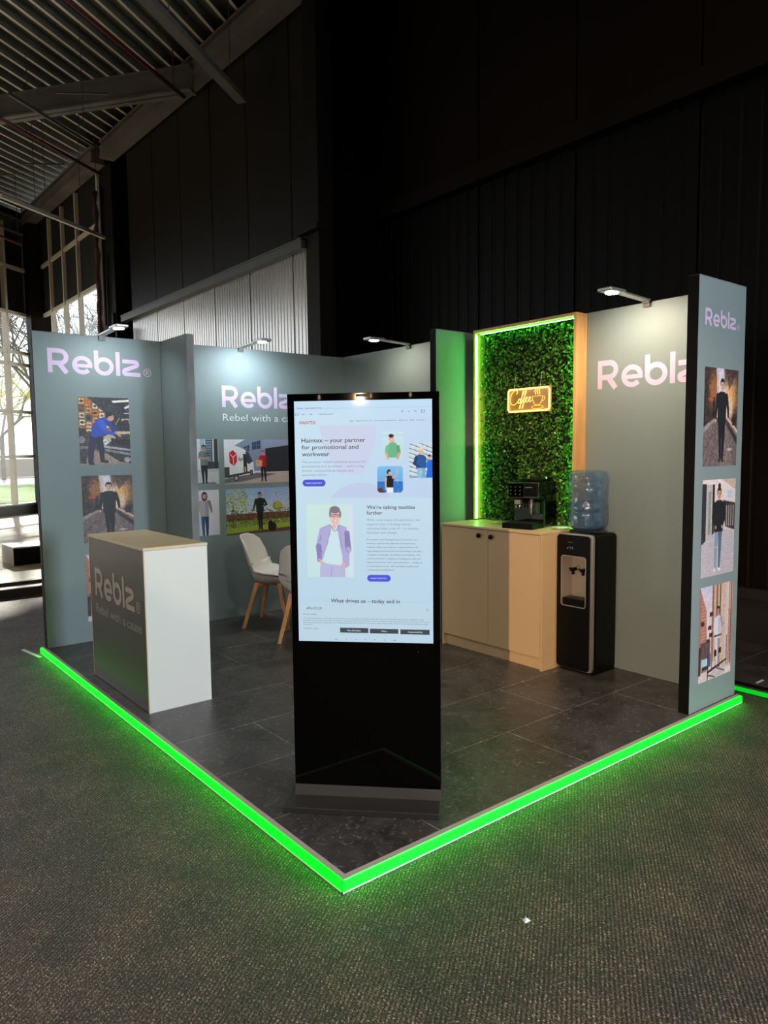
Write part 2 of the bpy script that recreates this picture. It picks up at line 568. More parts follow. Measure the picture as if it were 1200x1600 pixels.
def ribbon(mb, pl, pts, w, h, closed=False):
    n = len(pts)
    P = [Vector((q[0], q[1])) for q in pts]
    L, R = [], []
    for i in range(n):
        if closed:
            d0 = (P[i] - P[i - 1]).normalized(); d1 = (P[(i + 1) % n] - P[i]).normalized()
        else:
            d0 = (P[i] - P[max(i - 1, 0)]); d1 = (P[min(i + 1, n - 1)] - P[i])
            if d0.length < 1e-9: d0 = d1
            if d1.length < 1e-9: d1 = d0
            d0 = d0.normalized(); d1 = d1.normalized()
        t = (d0 + d1)
        t = t.normalized() if t.length > 1e-6 else d0
        nn = Vector((-t.y, t.x))
        k = max(0.5, nn.dot(Vector((-d0.y, d0.x))))
        L.append(P[i] + nn * (w / 2 / k)); R.append(P[i] - nn * (w / 2 / k))
    vs = [pl.at(q.x, q.y, h) for q in L] + [pl.at(q.x, q.y, h) for q in R]
    fs = []
    for i in range(n if closed else n - 1):
        j = (i + 1) % n
        fs.append((i, n + i, n + j, j))
    mb.add(vs, fs)

def logo_strokes(mb, pl, u0, v0, H, h=0.0015, circle_r=True):
    """bold geometric wordmark: R e b l z and a ringed R; u0, v0 = lower-left corner, H = cap height"""
    S = lambda pts: [(u0 + a * H, v0 + b * H) for a, b in pts]
    w = 0.185 * H
    e = 1e-4
    ribbon(mb, pl, S([(0.0925, 0), (0.0925, 1)]), w, h)
    bowl = [(0.1, 0.9075), (0.48, 0.9075)] + arc(0.48, 0.655, 0.26, 0.2525, 90, -90, 18)[1:] + [(0.1, 0.4025)]
    ribbon(mb, pl, S(bowl), w, h + e)
    ribbon(mb, pl, S([(0.42, 0.42), (0.74, 0.0)]), w * 1.08, h + 2 * e)
    # e
    ring = arc(1.38, 0.37, 0.325, 0.30, 0, 318, 34)
    ribbon(mb, pl, S(ring), w * .95, h)
    ribbon(mb, pl, S([(1.10, 0.345), (1.79, 0.345)]), w * .78, h + e)
    # b
    ribbon(mb, pl, S([(1.965, 0.0 + .3), (1.965, 1.03)]), w, h)
    ribbon(mb, pl, S(arc(2.285, 0.37, 0.325, 0.30, 0, 360, 36)[:-1]), w * .97, h + e, closed=True)
    # l
    ribbon(mb, pl, S([(2.88, 0), (2.88, 1.03)]), w, h)
    # z: three bars joined by round turns, like a mirrored s
    z = [(3.08, 0.645), (3.60, 0.645)] + arc(3.62, 0.545, 0.12, 0.10, 90, -50, 10) + [(3.30, 0.31)] + \
        arc(3.24, 0.19, 0.10, 0.10, 130, 268, 10) + [(3.87, 0.09)]
    ribbon(mb, pl, S(z), w * .92, h)
    if circle_r:
        c = (4.18, 0.20)
        ribbon(mb, pl, S(arc(c[0], c[1], 0.165, 0.165, 0, 360, 28)[:-1]), 0.035 * H, h, closed=True)
        ribbon(mb, pl, S([(c[0] - 0.055, c[1] - 0.09), (c[0] - 0.055, c[1] + 0.09)]), 0.035 * H, h)
        ribbon(mb, pl, S([(c[0] - 0.055, c[1] + 0.075), (c[0] + 0.01, c[1] + 0.075)] + arc(c[0] + 0.01, c[1] + 0.035, 0.04, 0.04, 90, -90, 8)[1:] + [(c[0] - 0.055, c[1] - 0.005)]), 0.03 * H, h + e)
        ribbon(mb, pl, S([(c[0] + 0.0, c[1]), (c[0] + 0.06, c[1] - 0.09)]), 0.035 * H, h + e)

_fontcache = {}
def text_verts(s, thin=0.0):
    key = (s, thin)
    if key in _fontcache: return _fontcache[key]
    cu = bpy.data.curves.new('t', 'FONT')
    cu.body = s
    cu.size = 1.0
    cu.resolution_u = 3
    cu.offset = thin
    o = bpy.data.objects.new('t', cu)
    COL.objects.link(o)
    dg = bpy.context.evaluated_depsgraph_get()
    dg.update()
    me = bpy.data.meshes.new_from_object(o.evaluated_get(dg))
    vs = [tuple(v.co) for v in me.vertices]
    fs = [tuple(p.vertices) for p in me.polygons]
    bpy.data.objects.remove(o); bpy.data.meshes.remove(me); bpy.data.curves.remove(cu)
    _fontcache[key] = (vs, fs)
    return vs, fs

def text(mb, pl, s, u0, v0, width=None, cap=None, h=0.001, thin=0.0):
    """write s with its lower-left at u0,v0; scaled to a total width, or a cap height"""
    vs, fs = text_verts(s, thin)
    if not vs: return
    x0 = min(v[0] for v in vs); x1 = max(v[0] for v in vs)
    kx = (width / (x1 - x0)) if width else None
    ky = (cap / 0.70) if cap else kx
    if kx is None: kx = ky
    mb.add([pl.at(u0 + (v[0] - x0) * kx, v0 + v[1] * ky, h) for v in vs], fs)

# ------------------------------------------------------------------ pictures printed on the panels
class Canvas:
    """small raster; x runs 0..aspect to the right, y runs 0..1 downwards; colours are 0..255"""
    def __init__(self, aspect, rows):
        self.h = rows; self.w = max(2, int(round(rows * aspect))); self.a = aspect
        xs = (np.arange(self.w) + 0.5) / self.w * aspect
        ys = (np.arange(self.h) + 0.5) / self.h
        self.X, self.Y = np.meshgrid(xs, ys)
        self.px = 1.0 / rows
        self.img = np.zeros((self.h, self.w, 3))
    def mix(self, mask, c, al=1.0):
        c = np.asarray(c, float)
        k = (mask * al)[..., None]
        self.img = self.img * (1 - k) + c * k
    def vgrad(self, c0, c1, y0=0, y1=1):
        t = np.clip((self.Y - y0) / (y1 - y0), 0, 1)[..., None]
        self.img = np.asarray(c0) * (1 - t) + np.asarray(c1) * t
    def rect(self, x0, y0, x1, y1, c, al=1.0):
        s = self.px * .7
        mk = np.clip((self.X - x0) / s + .5, 0, 1) * np.clip((x1 - self.X) / s + .5, 0, 1) * np.clip((self.Y - y0) / s + .5, 0, 1) * np.clip((y1 - self.Y) / s + .5, 0, 1)
        self.mix(mk, c, al)
    def ell(self, cx, cy, rx, ry, c, al=1.0, soft=1.0, rot=0.0):
        dx, dy = self.X - cx, self.Y - cy
        ca, sa = cos(rot), sin(rot)
        u, v = dx * ca + dy * sa, -dx * sa + dy * ca
        d = (1 - np.sqrt((u / rx) ** 2 + (v / ry) ** 2)) * min(rx, ry)
        self.mix(np.clip(d / (self.px * soft) + .5, 0, 1), c, al)
    def limb(self, a, b, ra, rb, c, al=1.0):
        ax, ay = a; bx, by = b
        dx, dy = bx - ax, by - ay
        L2 = dx * dx + dy * dy + 1e-12
        t = np.clip(((self.X - ax) * dx + (self.Y - ay) * dy) / L2, 0, 1)
        d = (ra + (rb - ra) * t) - np.hypot(self.X - ax - t * dx, self.Y - ay - t * dy)
        self.mix(np.clip(d / self.px + .5, 0, 1), c, al)
    def poly(self, pts, c, al=1.0):
        inside = np.zeros_like(self.X, bool)
        dist = np.full_like(self.X, 1e9)
        n = len(pts)
        for i in range(n):
            x0, y0 = pts[i]; x1, y1 = pts[(i + 1) % n]
            if y0 != y1:
                cnd = ((y0 > self.Y) != (y1 > self.Y)) & (self.X < (x1 - x0) * (self.Y - y0) / (y1 - y0) + x0)
                inside ^= cnd
            dx, dy = x1 - x0, y1 - y0
            t = np.clip(((self.X - x0) * dx + (self.Y - y0) * dy) / (dx * dx + dy * dy + 1e-12), 0, 1)
            dist = np.minimum(dist, np.hypot(self.X - x0 - t * dx, self.Y - y0 - t * dy))
        sd = np.where(inside, dist, -dist)
        self.mix(np.clip(sd / self.px + .5, 0, 1), c, al)
    def noise(self, amt, cell=2, tint=(1, 1, 1), mask=None):
        hh, ww = self.h // cell + 2, self.w // cell + 2
        n = RNG.normal(0, 1, (hh, ww))
        n = np.kron(n, np.ones((cell, cell)))[:self.h, :self.w]
        if mask is None: mask = 1.0
        self.img = np.clip(self.img + (n * amt * mask)[..., None] * np.asarray(tint), 0, 255)
    def box(self, x0, y0, x1, y1):
        return ((self.X > x0) & (self.X < x1) & (self.Y > y0) & (self.Y < y1)).astype(float)
    def paste(self, other, x0, y0, w, h, rnd=0.0):
        """put another canvas into the rectangle x0..x0+w, y0..y0+h"""
        u = (self.X - x0) / w; v = (self.Y - y0) / h
        ok = (u >= 0) & (u < 1) & (v >= 0) & (v < 1)
        iu = np.clip((u * other.w).astype(int), 0, other.w - 1); iv = np.clip((v * other.h).astype(int), 0, other.h - 1)
        src = other.img[iv, iu]
        mk = ok.astype(float)
        if rnd > 0:
            dx = np.maximum(np.abs(self.X - x0 - w / 2) - (w / 2 - rnd), 0)
            dy = np.maximum(np.abs(self.Y - y0 - h / 2) - (h / 2 - rnd), 0)
            mk = mk * np.clip((rnd - np.hypot(dx, dy)) / self.px + .5, 0, 1)
        self.img = self.img * (1 - mk[..., None]) + src * mk[..., None]

def print_mesh(name, cv, pl, u0, v0, w, h, parent, off, material, hgt=0.0012, label=None):
    """the raster as a fine sheet of coloured mesh lying on the plane; (u0, v0) = lower-left"""
    H, W = cv.h, cv.w
    us = u0 + np.arange(W + 1) / W * w
    vs = v0 + h - np.arange(H + 1) / H * h
    U, V = np.meshgrid(us, vs)
    o, r, up, n = [np.array(q) for q in (pl.o, pl.r, pl.up, pl.n)]
    co = o + r * U[..., None] + up * V[..., None] + n * hgt - np.array(off)
    me = bpy.data.meshes.new(name)
    nv = (H + 1) * (W + 1)
    idx = np.arange(nv).reshape(H + 1, W + 1)
    fa = np.stack([idx[1:, :-1], idx[1:, 1:], idx[:-1, 1:], idx[:-1, :-1]], -1).reshape(-1, 4)
    me.vertices.add(nv); me.vertices.foreach_set('co', co.reshape(-1))
    nf = len(fa)
    me.loops.add(nf * 4); me.loops.foreach_set('vertex_index', fa.reshape(-1).astype(np.int32))
    me.polygons.add(nf); me.polygons.foreach_set('loop_start', (np.arange(nf) * 4).astype(np.int32))
    me.update(calc_edges=True)
    c = np.clip(cv.img / 255.0, 0, 1)
    c = np.where(c <= 0.04045, c / 12.92, ((c + 0.055) / 1.055) ** 2.4)
    rgba = np.ones((nf, 4, 4)); rgba[:, :, :3] = c.reshape(-1, 1, 3)
    at = me.color_attributes.new('Col', 'FLOAT_COLOR', 'CORNER')
    at.data.foreach_set('color', rgba.reshape(-1).astype(np.float32))
    me.materials.append(material)
    ob = bpy.data.objects.new(name, me)
    COL.objects.link(ob)
    if parent: ob.parent = parent
    if label: ob['label'] = label
    return ob

def figure(c, x, top, H, shirt, trousers, skin, hair, shoes=(30, 30, 34), lean=0.0, legs=(0.04, -0.04), arms=None, longhair=False, wide=1.0, sleeves=True):
    """a standing clothed person, H tall; arms = ((elbow dx,dy),(hand dx,dy)) for each side in units of H"""
    hh = H / 7.3
    sx = 0.115 * H * wide
    neck = (x, top + hh * 1.05); hip = (x + lean * H, top + 0.50 * H); sh = top + 0.175 * H
    dk = tuple(v * 0.72 for v in shirt); dt = tuple(v * 0.7 for v in trousers)
    for k, s in enumerate((-1, 1)):
        foot = (hip[0] + legs[k] * H + s * 0.015 * H, top + 0.955 * H)
        knee = ((hip[0] + s * 0.035 * H + foot[0]) / 2 + s * .008 * H, top + 0.735 * H)
        col = trousers if s < 0 else dt
        c.limb((hip[0] + s * 0.042 * H, hip[1]), knee, 0.050 * H, 0.036 * H, col)
        c.limb(knee, foot, 0.035 * H, 0.023 * H, col)
        c.limb((foot[0] - 0.008 * H, foot[1] + 0.02 * H), (foot[0] + s * 0.028 * H, foot[1] + 0.032 * H), 0.019 * H, 0.015 * H, shoes)
    c.limb((x, neck[1] - hh * .2), (x, sh), 0.024 * H, 0.03 * H, skin)
    c.poly([(x - sx * .45, sh - .018 * H), (x + sx * .45, sh - .018 * H), (x + sx, sh + .03 * H), (x + sx * .86, top + .36 * H), (hip[0] + sx * .82, hip[1] + .03 * H), (hip[0] - sx * .82, hip[1] + .03 * H), (x - sx * .86, top + .36 * H), (x - sx, sh + .03 * H)], shirt)
    c.limb((x + sx * .35, sh + .05 * H), (hip[0] + sx * .45, hip[1]), 0.028 * H, 0.022 * H, dk, .55)
    if arms is None: arms = (((-.035, .17), (-.02, .31)), ((.035, .17), (.02, .31)))
    for k, s in enumerate((-1, 1)):
        S0 = (x + s * sx * .88, sh + .03 * H)
        E0 = (S0[0] + arms[k][0][0] * H, S0[1] + arms[k][0][1] * H)
        H0 = (S0[0] + arms[k][1][0] * H, S0[1] + arms[k][1][1] * H)
        col = shirt if s < 0 else dk
        c.limb(S0, E0, 0.033 * H, 0.026 * H, col)
        c.limb(E0, H0, 0.026 * H, 0.019 * H, col if sleeves else skin)
        c.ell(H0[0], H0[1], 0.017 * H, 0.022 * H, skin)
    if longhair:
        c.ell(x, top + hh * .62, hh * .50, hh * .74, hair)
    c.ell(x, top + hh * .44, hh * .40, hh * .46, hair)
    c.ell(x, top + hh * .60, hh * .33, hh * .43, skin)
    c.ell(x + hh * .16, top + hh * .64, hh * .15, hh * .34, tuple(v * .82 for v in skin), .6, 3)
    c.ell(x - hh * .04, top + hh * .20, hh * .30, hh * .13, hair)
    c.ell(x, top + hh * .84, hh * .14, hh * .035, tuple(v * .55 for v in skin), .8)
    c.ell(x, top + hh * .70, hh * .05, hh * .06, tuple(v * .8 for v in skin), .7)
    for s_ in (-1, 1):
        c.ell(x + s_ * hh * .13, top + hh * .56, hh * .06, hh * .035, (40, 30, 30), .8)

def alley_picture(rows=140, aspect=0.74, y_shift=0.0, scale=1.0):
    c = Canvas(aspect, rows); a = aspect
    c.vgrad((214, 214, 226), (222, 190, 168), 0, .42)
    # buildings both sides, warm light low down the street
    c.poly([(0, 0), (a * .33, 0), (a * .37, .45), (a * .30, .52), (0, .60)], (62, 46, 44))
    c.poly([(a, 0), (a * .55, 0), (a * .62, .42), (a * .72, .5), (a, .62)], (86, 66, 58))
    for i in range(26):
        xx = RNG.uniform(0, a * .31); yy = RNG.uniform(.02, .5)
        c.rect(xx, yy, xx + .03, yy + RNG.uniform(.02, .06), (30, 24, 26) if i % 2 else (96, 66, 52), .8)
        xx = RNG.uniform(a * .62, a * .97); yy = RNG.uniform(.02, .5)
        c.rect(xx, yy, xx + .03, yy + RNG.uniform(.02, .06), (44, 36, 36) if i % 2 else (150, 104, 74), .8)
    c.ell(a * .26, .22, .09, .16, (226, 148, 84), .6, 14)
    c.ell(a * .68, .34, .13, .19, (240, 220, 206), .9, 10); c.ell(a * .50, .20, .07, .22, (226, 222, 232), .8, 8)
    c.rect(a * .24, .30, a * .31, .50, (24, 22, 30), .85); c.rect(a * .84, .22, a * .96, .58, (30, 26, 30), .75); c.rect(0, .22, a * .05, .6, (24, 22, 26), .7)
    c.ell(a * .80, .28, .13, .17, (244, 178, 104), .75, 16)
    c.ell(a * .66, .40, .12, .10, (230, 214, 204), .7, 14)
    c.ell(a * .21, .32, .05, .018, (206, 82, 50), .9)
    c.poly([(a * .62, .0), (a * 1.0, .0), (a * .72, .22)], (70, 56, 54), .7)
    # street
    c.poly([(0, .60), (a * .34, .50), (a * .64, .50), (a, .66), (a, 1), (0, 1)], (116, 102, 102))
    c.poly([(0, .60), (a * .34, .50), (a * .36, .52), (0, .66)], (170, 158, 158), .8)
    c.poly([(a * .62, .5), (a, .70), (a, .78), (a * .60, .54)], (44, 38, 42), .9)
    c.poly([(a * .45, .52), (a * .66, .52), (a * .9, 1), (a * .5, 1)], (150, 130, 122), .45)
    for i in range(9):
        c.limb((a * (.5 + (i - 4) * .01), .5), (a * (.5 + (i - 4) * .16), 1.0), .001, .004, (54, 46, 50), .7)
    c.ell(a * .78, .83, .06, .017, (196, 186, 188), .8)
    c.noise(9, 1); c.noise(10, 3)
    figure(c, a * .52, .10 + y_shift, .86 * scale, (24, 25, 29), (20, 22, 28), (232, 186, 164), (30, 24, 24), shoes=(34, 34, 38), legs=(-.004, .020),
           arms=(((-.03, .16), (-.045, .30)), ((.045, .15), (.06, .28))), wide=1.12)
    return c

def mechanic_picture(rows=140, aspect=0.74):
    c = Canvas(aspect, rows); a = aspect
    c.img[:] = (50, 50, 56)
    c.poly([(0, 0), (a * .3, 0), (a * .62, .28), (a * .62, .5), (0, .5)], (150, 120, 84))
    for i in range(5):
        for j in range(5):
            x0 = .01 + i * .095; y0 = .015 + j * .105 + i * .035
            col = [(226, 170, 84), (222, 208, 178), (232, 128, 44), (70, 72, 88), (240, 226, 190)][(i * 2 + j * 3) % 5]
            c.rect(x0, y0, x0 + .082, y0 + .092, (60, 48, 40)); c.rect(x0 + .006, y0 + .006, x0 + .076, y0 + .084, col)
            c.ell(x0 + .041, y0 + .045, .028, .02, [(38, 36, 44), (196, 60, 30), (90, 70, 50)][(i + j) % 3], .9)
    c.poly([(a * .18, 0), (a, 0), (a, .34), (a * .72, .36)], (46, 47, 55))
    for i in range(5):
        c.limb((a * (.3 + .1 * i), 0), (a * (.72 + .04 * i), .34), .002, .001, (80, 80, 90), .6)
    c.poly([(a * .66, .045), (a, .02), (a, .055), (a * .68, .075)], (244, 240, 230))
    c.poly([(a * .9, .14), (a, .1), (a, .145), (a * .92, .165)], (240, 238, 228)); c.rect(a * .9, .22, a, .235, (226, 226, 220))
    c.rect(a * .84, .31, a, .37, (222, 206, 164)); c.rect(a * .87, .325, a * .99, .355, (80, 66, 50), .8)
    c.rect(0, .52, a, 1, (74, 64, 62)); c.poly([(0, .98), (a * .3, .78), (a * .8, .9), (a, 1), (0, 1)], (160, 138, 128))
    c.rect(0, .46, .09, .98, (56, 52, 58)); c.ell(.03, .63, .06, .05, (150, 150, 154), .8); c.rect(0, .72, .12, .76, (150, 146, 150), .7)
    # car with its bonnet up: bumper, headlamp, wing
    c.poly([(a * .44, .60), (a * .60, .52), (a, .55), (a, .98), (a * .78, .96), (a * .46, .80)], (52, 50, 54))
    c.poly([(a * .46, .58), (a * .62, .53), (a * .72, .60), (a * .60, .66), (a * .50, .70)], (196, 184, 164))
    c.poly([(a * .72, .36), (a * .98, .33), (a, .50), (a * .76, .49)], (38, 38, 42)); c.poly([(a * .72, .50), (a, .50), (a, .54), (a * .74, .55)], (206, 186, 156))
    c.poly([(a * .62, .60), (a, .64), (a, .72), (a * .62, .69)], (28, 28, 32))
    c.poly([(a * .46, .71), (a, .77), (a, .80), (a * .46, .745)], (178, 178, 184)); c.poly([(a * .47, .76), (a, .83), (a, .87), (a * .5, .80)], (142, 140, 146))
    c.ell(a * .50, .66, .05, .048, (204, 204, 206)); c.ell(a * .50, .66, .032, .032, (232, 232, 232)); c.ell(a * .50, .66, .016, .016, (150, 150, 156))
    c.ell(a * .93, .93, .05, .04, (176, 176, 178)); c.limb((a * .72, .40), (a * .80, .30), .004, .004, (220, 214, 200))
    c.noise(10, 1); c.noise(12, 3)
    # man leaning in, blue top, navy trousers
    blue, nav = (44, 76, 190), (38, 42, 74)
    c.limb((a * .28, .58), (a * .22, .78), .058, .046, nav); c.limb((a * .22, .78), (a * .20, .96), .044, .036, nav)
    c.limb((a * .38, .58), (a * .42, .78), .055, .042, (30, 34, 60)); c.limb((a * .42, .78), (a * .43, .93), .040, .032, (30, 34, 60))
    c.limb((a * .20, .97), (a * .24, .985), .03, .024, (44, 40, 44)); c.limb((a * .43, .945), (a * .53, .955), .025, .018, (40, 38, 44))
    c.poly([(a * .22, .56), (a * .26, .42), (a * .36, .32), (a * .50, .29), (a * .58, .34), (a * .52, .44), (a * .47, .56), (a * .30, .60)], blue)
    c.limb((a * .43, .37), (a * .52, .51), .048, .034, (58, 94, 214)); c.limb((a * .52, .51), (a * .68, .54), .032, .022, (52, 84, 200))
    c.limb((a * .56, .37), (a * .72, .50), .036, .024, (36, 60, 160)); c.limb((a * .72, .52), (a * .80, .57), .020, .016, (206, 160, 134))
    c.ell(a * .62, .30, .052, .05, (214, 158, 132)); c.ell(a * .59, .245, .052, .034, (40, 32, 32)); c.ell(a * .55, .28, .02, .03, (40, 32, 32))
    return c

def woman_picture(rows=140, aspect=0.74):
    c = Canvas(aspect, rows); a = aspect
    c.vgrad((236, 224, 226), (214, 196, 200), 0, .6)
    c.rect(0, .04, a * .12, .70, (44, 42, 48)); c.rect(a * .12, .05, a * .30, .62, (190, 186, 184)); c.rect(a * .30, .05, a * .36, .60, (40, 38, 44))
    c.rect(a * .18, .12, a * .26, .56, (140, 138, 130), .8)
    c.poly([(a * .55, 0), (a, .12), (a, .0)], (206, 184, 170)); c.poly([(a * .62, .22), (a, .26), (a, .55), (a * .70, .50)], (60, 52, 54))
    for i in range(4): c.rect(a * (.72 + .07 * i), .28, a * (.75 + .07 * i), .5, (190, 176, 170), .8)
    c.rect(a * .76, .12, a * .90, .20, (190, 206, 226))
    c.poly([(0, .66), (a * .34, .56), (a * .7, .53), (a, .56), (a, 1), (0, 1)], (196, 188, 198))
    for i in range(12): c.limb((0, .62 + i * .035), (a, .58 + i * .04), .0012, .0012, (160, 150, 162), .6)
    c.noise(6, 1); c.noise(5, 3)
    figure(c, a * .50, .08, .88, (28, 27, 30), (132, 160, 190), (214, 168, 148), (44, 30, 28), shoes=(236, 234, 236), legs=(-.05, .02),
           arms=(((-.03, .15), (.05, .27)), ((.02, .16), (-.03, .27))), wide=1.18)
    c.ell(a * .50, .07, .03, .03, (44, 30, 28)); c.limb((a * .42, .7), (a * .50, .71), .006, .006, (220, 190, 176))
    return c

def street_picture(rows=140, aspect=0.74):
    c = Canvas(aspect, rows); a = aspect
    c.vgrad((206, 206, 236), (236, 214, 216), 0, .4)
    c.poly([(0, .0), (a * .2, .25), (a * .24, .9), (0, .95)], (176, 120, 104))
    c.rect(a * .36, .0, a * .56, .82, (190, 150, 132)); c.rect(a * .56, 0, a, .92, (216, 186, 168))
    for x0, cc in ((.38, (140, 96, 80)), (.44, (222, 196, 176)), (.50, (120, 80, 66)), (.60, (70, 54, 50)), (.78, (210, 206, 226)), (.84, (226, 222, 236)), (.9, (190, 140, 120)), (.95, (120, 66, 54))):
        c.rect(a * x0, 0, a * (x0 + .035), .9, cc, .85)
    for i in range(22):
        c.rect(a * .04, .05 + i * .035, a * .20, .06 + i * .035, (226, 190, 176), .5); c.rect(a * .88, .3 + i * .026, a, .312 + i * .026, (150, 88, 74), .6)
    for (x0, y0) in ((.04, .36), (.30, .28), (.26, .42), (.30, .50), (.22, .56)):
        c.rect(a * x0, y0, a * (x0 + .1), y0 + .045, (58, 46, 52))
    c.rect(a * .04, .58, a * .34, .76, (84, 66, 70), .8); c.rect(a * .08, .76, a * .24, .87, (176, 208, 226)); c.rect(a * .26, .72, a * .36, .86, (70, 104, 150)); c.rect(a * .1, .84, a * .3, .88, (40, 46, 60))
    c.rect(0, .90, a * .3, 1, (222, 200, 206)); c.rect(0, .62, a * .06, .92, (66, 44, 42))
    c.poly([(a * .28, .90), (a * .86, .83), (a * .86, .85), (a * .28, .93)], (44, 38, 42)); c.rect(a * .26, .62, a * .285, 1, (48, 40, 42)); c.rect(a * .84, .58, a * .86, .9, (50, 42, 44))
    c.poly([(a * .3, .94), (a * .84, .87), (a * .8, .99), (a * .34, 1)], (206, 190, 196)); c.limb((a * .3, .95), (a * .5, .99), .006, .006, (60, 52, 56)); c.limb((a * .55, .9), (a * .8, .96), .006, .006, (60, 52, 56))
    c.noise(7, 1); c.noise(6, 3)
    figure(c, a * .56, .235, .66, (222, 222, 240), (226, 222, 236), (196, 148, 128), (40, 28, 30), shoes=(50, 46, 54), legs=(-.01, .03),
           arms=(((-.02, .15), (.02, .27)), ((.05, .13), (.11, .10))))
    c.rect(a * .46, .70, a * .54, .77, (40, 34, 40)); c.rect(a * .60, .69, a * .68, .75, (40, 34, 40)); c.rect(a * .45, .545, a * .68, .56, (46, 40, 46))
    return c

def plaza_picture(rows=110, aspect=1.0):
    """young man, grey t-shirt and black jeans, before a striped tower"""
    c = Canvas(aspect, rows); a = aspect
    c.img[:] = (222, 222, 230)
    c.rect(a * .58, 0, a * .68, .7, (168, 186, 206)); c.rect(a * .70, 0, a * .86, .66, (40, 56, 74))
    for i in range(18): c.rect(a * .70, .01 + i * .036, a * .84, .024 + i * .036, (170, 206, 226))
    c.rect(a * .86, 0, a * .90, .66, (206, 200, 206)); c.rect(a * .90, 0, a * .99, .66, (54, 60, 62)); c.rect(a * .62, .50, a, .66, (46, 50, 58), .85)
    c.rect(0, .66, a, 1, (204, 202, 206)); c.rect(0, .7, a, .715, (170, 170, 176)); c.poly([(a * .5, .97), (a * .9, .95), (a * .95, 1), (a * .5, 1)], (96, 100, 104), .7)
    c.noise(5, 1)
    figure(c, a * .66, .13, .85, (118, 122, 128), (26, 27, 32), (196, 146, 120), (34, 28, 28), shoes=(30, 32, 36), legs=(-.01, .04),
           arms=(((-.03, .13), (.10, .14)), ((.03, .13), (-.09, .15))), sleeves=False)
    return c

def hoodie_picture(rows=110, aspect=1.0):
    c = Canvas(aspect, rows); a = aspect
    c.img[:] = (228, 224, 236)
    figure(c, a * .66, .05, 1.0, (186, 174, 180), (48, 84, 132), (214, 170, 150), (66, 44, 38), shoes=(230, 230, 234), legs=(-.02, .03), longhair=True, wide=1.05,
           arms=(((-.03, .15), (.04, .24)), ((.04, .15), (.05, .24))))
    c.noise(3, 1)
    return c

def van_picture(rows=110, aspect=1.9):
    c = Canvas(aspect, rows)
    c.img[:] = (232, 230, 240)
    c.poly([(.25, .14), (.52, .0), (aspect, 0), (aspect, .72), (.25, .72)], (136, 146, 178))
    c.poly([(.95, 0), (aspect, 0), (aspect, .74), (.95, .74)], (150, 160, 190)); c.poly([(1.02, .21), (aspect, .10), (aspect, .74), (1.04, .75)], (40, 42, 50))
    for i in range(9): c.rect(1.04, .24 + i * .055, aspect, .25 + i * .055, (56, 58, 66), .8)
    for k, (x0, y0, x1, y1) in enumerate(((.48, .12, .62, .30), (.69, .02, .90, .24), (.33, .2, .42, .32))):
        c.poly([(x0, y0 + .05), (x1, y0), (x1, y1 - .03), (x0, y1)], (44, 58, 92))
        for j in range(1, 4): c.rect(x0 + (x1 - x0) * j / 4 - .003, y0, x0 + (x1 - x0) * j / 4 + .003, y1, (150, 170, 206), .8)
        c.rect(x0, (y0 + y1) / 2, x1, (y0 + y1) / 2 + .008, (150, 170, 206), .8)
    c.poly([(0, .80), (aspect, .74), (aspect, 1), (0, 1)], (196, 178, 172)); c.poly([(0, .88), (.8, .76), (1.3, .8), (.4, .96), (0, .98)], (96, 92, 104), .8)
    # white delivery van with sliding door, red emblem of three facets
    c.poly([(0, .09), (.34, .16), (.52, .24), (.66, .42), (.72, .56), (.73, .78), (.0, .88)], (236, 236, 242))
    c.poly([(.52, .27), (.60, .30), (.70, .50), (.60, .56), (.54, .52)], (58, 66, 84)); c.poly([(.46, .32), (.54, .34), (.56, .74), (.47, .76)], (44, 44, 50)); c.rect(.49, .62, .53, .74, (216, 170, 140))
    c.rect(0, .62, .12, .86, (70, 72, 80)); c.poly([(.10, .80), (.66, .72), (.66, .76), (.10, .86)], (60, 62, 70)); c.ell(.28, .86, .065, .075, (60, 60, 66)); c.ell(.66, .75, .04, .06, (34, 34, 40)); c.ell(.66, .75, .02, .03, (150, 150, 156)); c.ell(.28, .87, .035, .04, (190, 190, 194))
    c.poly([(.12, .30), (.21, .24), (.31, .33), (.305, .50), (.235, .60), (.13, .52)], (214, 30, 48))
    c.limb((.215, .40), (.225, .60), .008, .008, (240, 236, 240)); c.limb((.215, .40), (.14, .33), .008, .008, (240, 236, 240)); c.limb((.215, .40), (.30, .33), .008, .008, (240, 236, 240))
    c.ell(.355, .45, .020, .028, (60, 60, 66)); c.ell(.355, .45, .010, .016, (236, 236, 242)); c.rect(.366, .38, .374, .475, (60, 60, 66)); c.ell(.405, .45, .020, .028, (60, 60, 66)); c.ell(.405, .45, .010, .016, (236, 236, 242)); c.rect(.386, .44, .394, .52, (60, 60, 66)); c.ell(.445, .45, .018, .028, (60, 60, 66)); c.ell(.450, .45, .012, .016, (236, 236, 242))
    c.noise(4, 1)
    figure(c, .965, .25, .72, (196, 30, 44), (30, 30, 40), (220, 170, 150), (200, 30, 40), legs=(-.03, .06), arms=(((-.05, .13), (-.16, .16)), ((-.01, .14), (-.12, .17))))
    c.rect(.78, .47, .93, .62, (222, 176, 138)); c.rect(.80, .50, .86, .54, (196, 140, 100), .7)
    return c

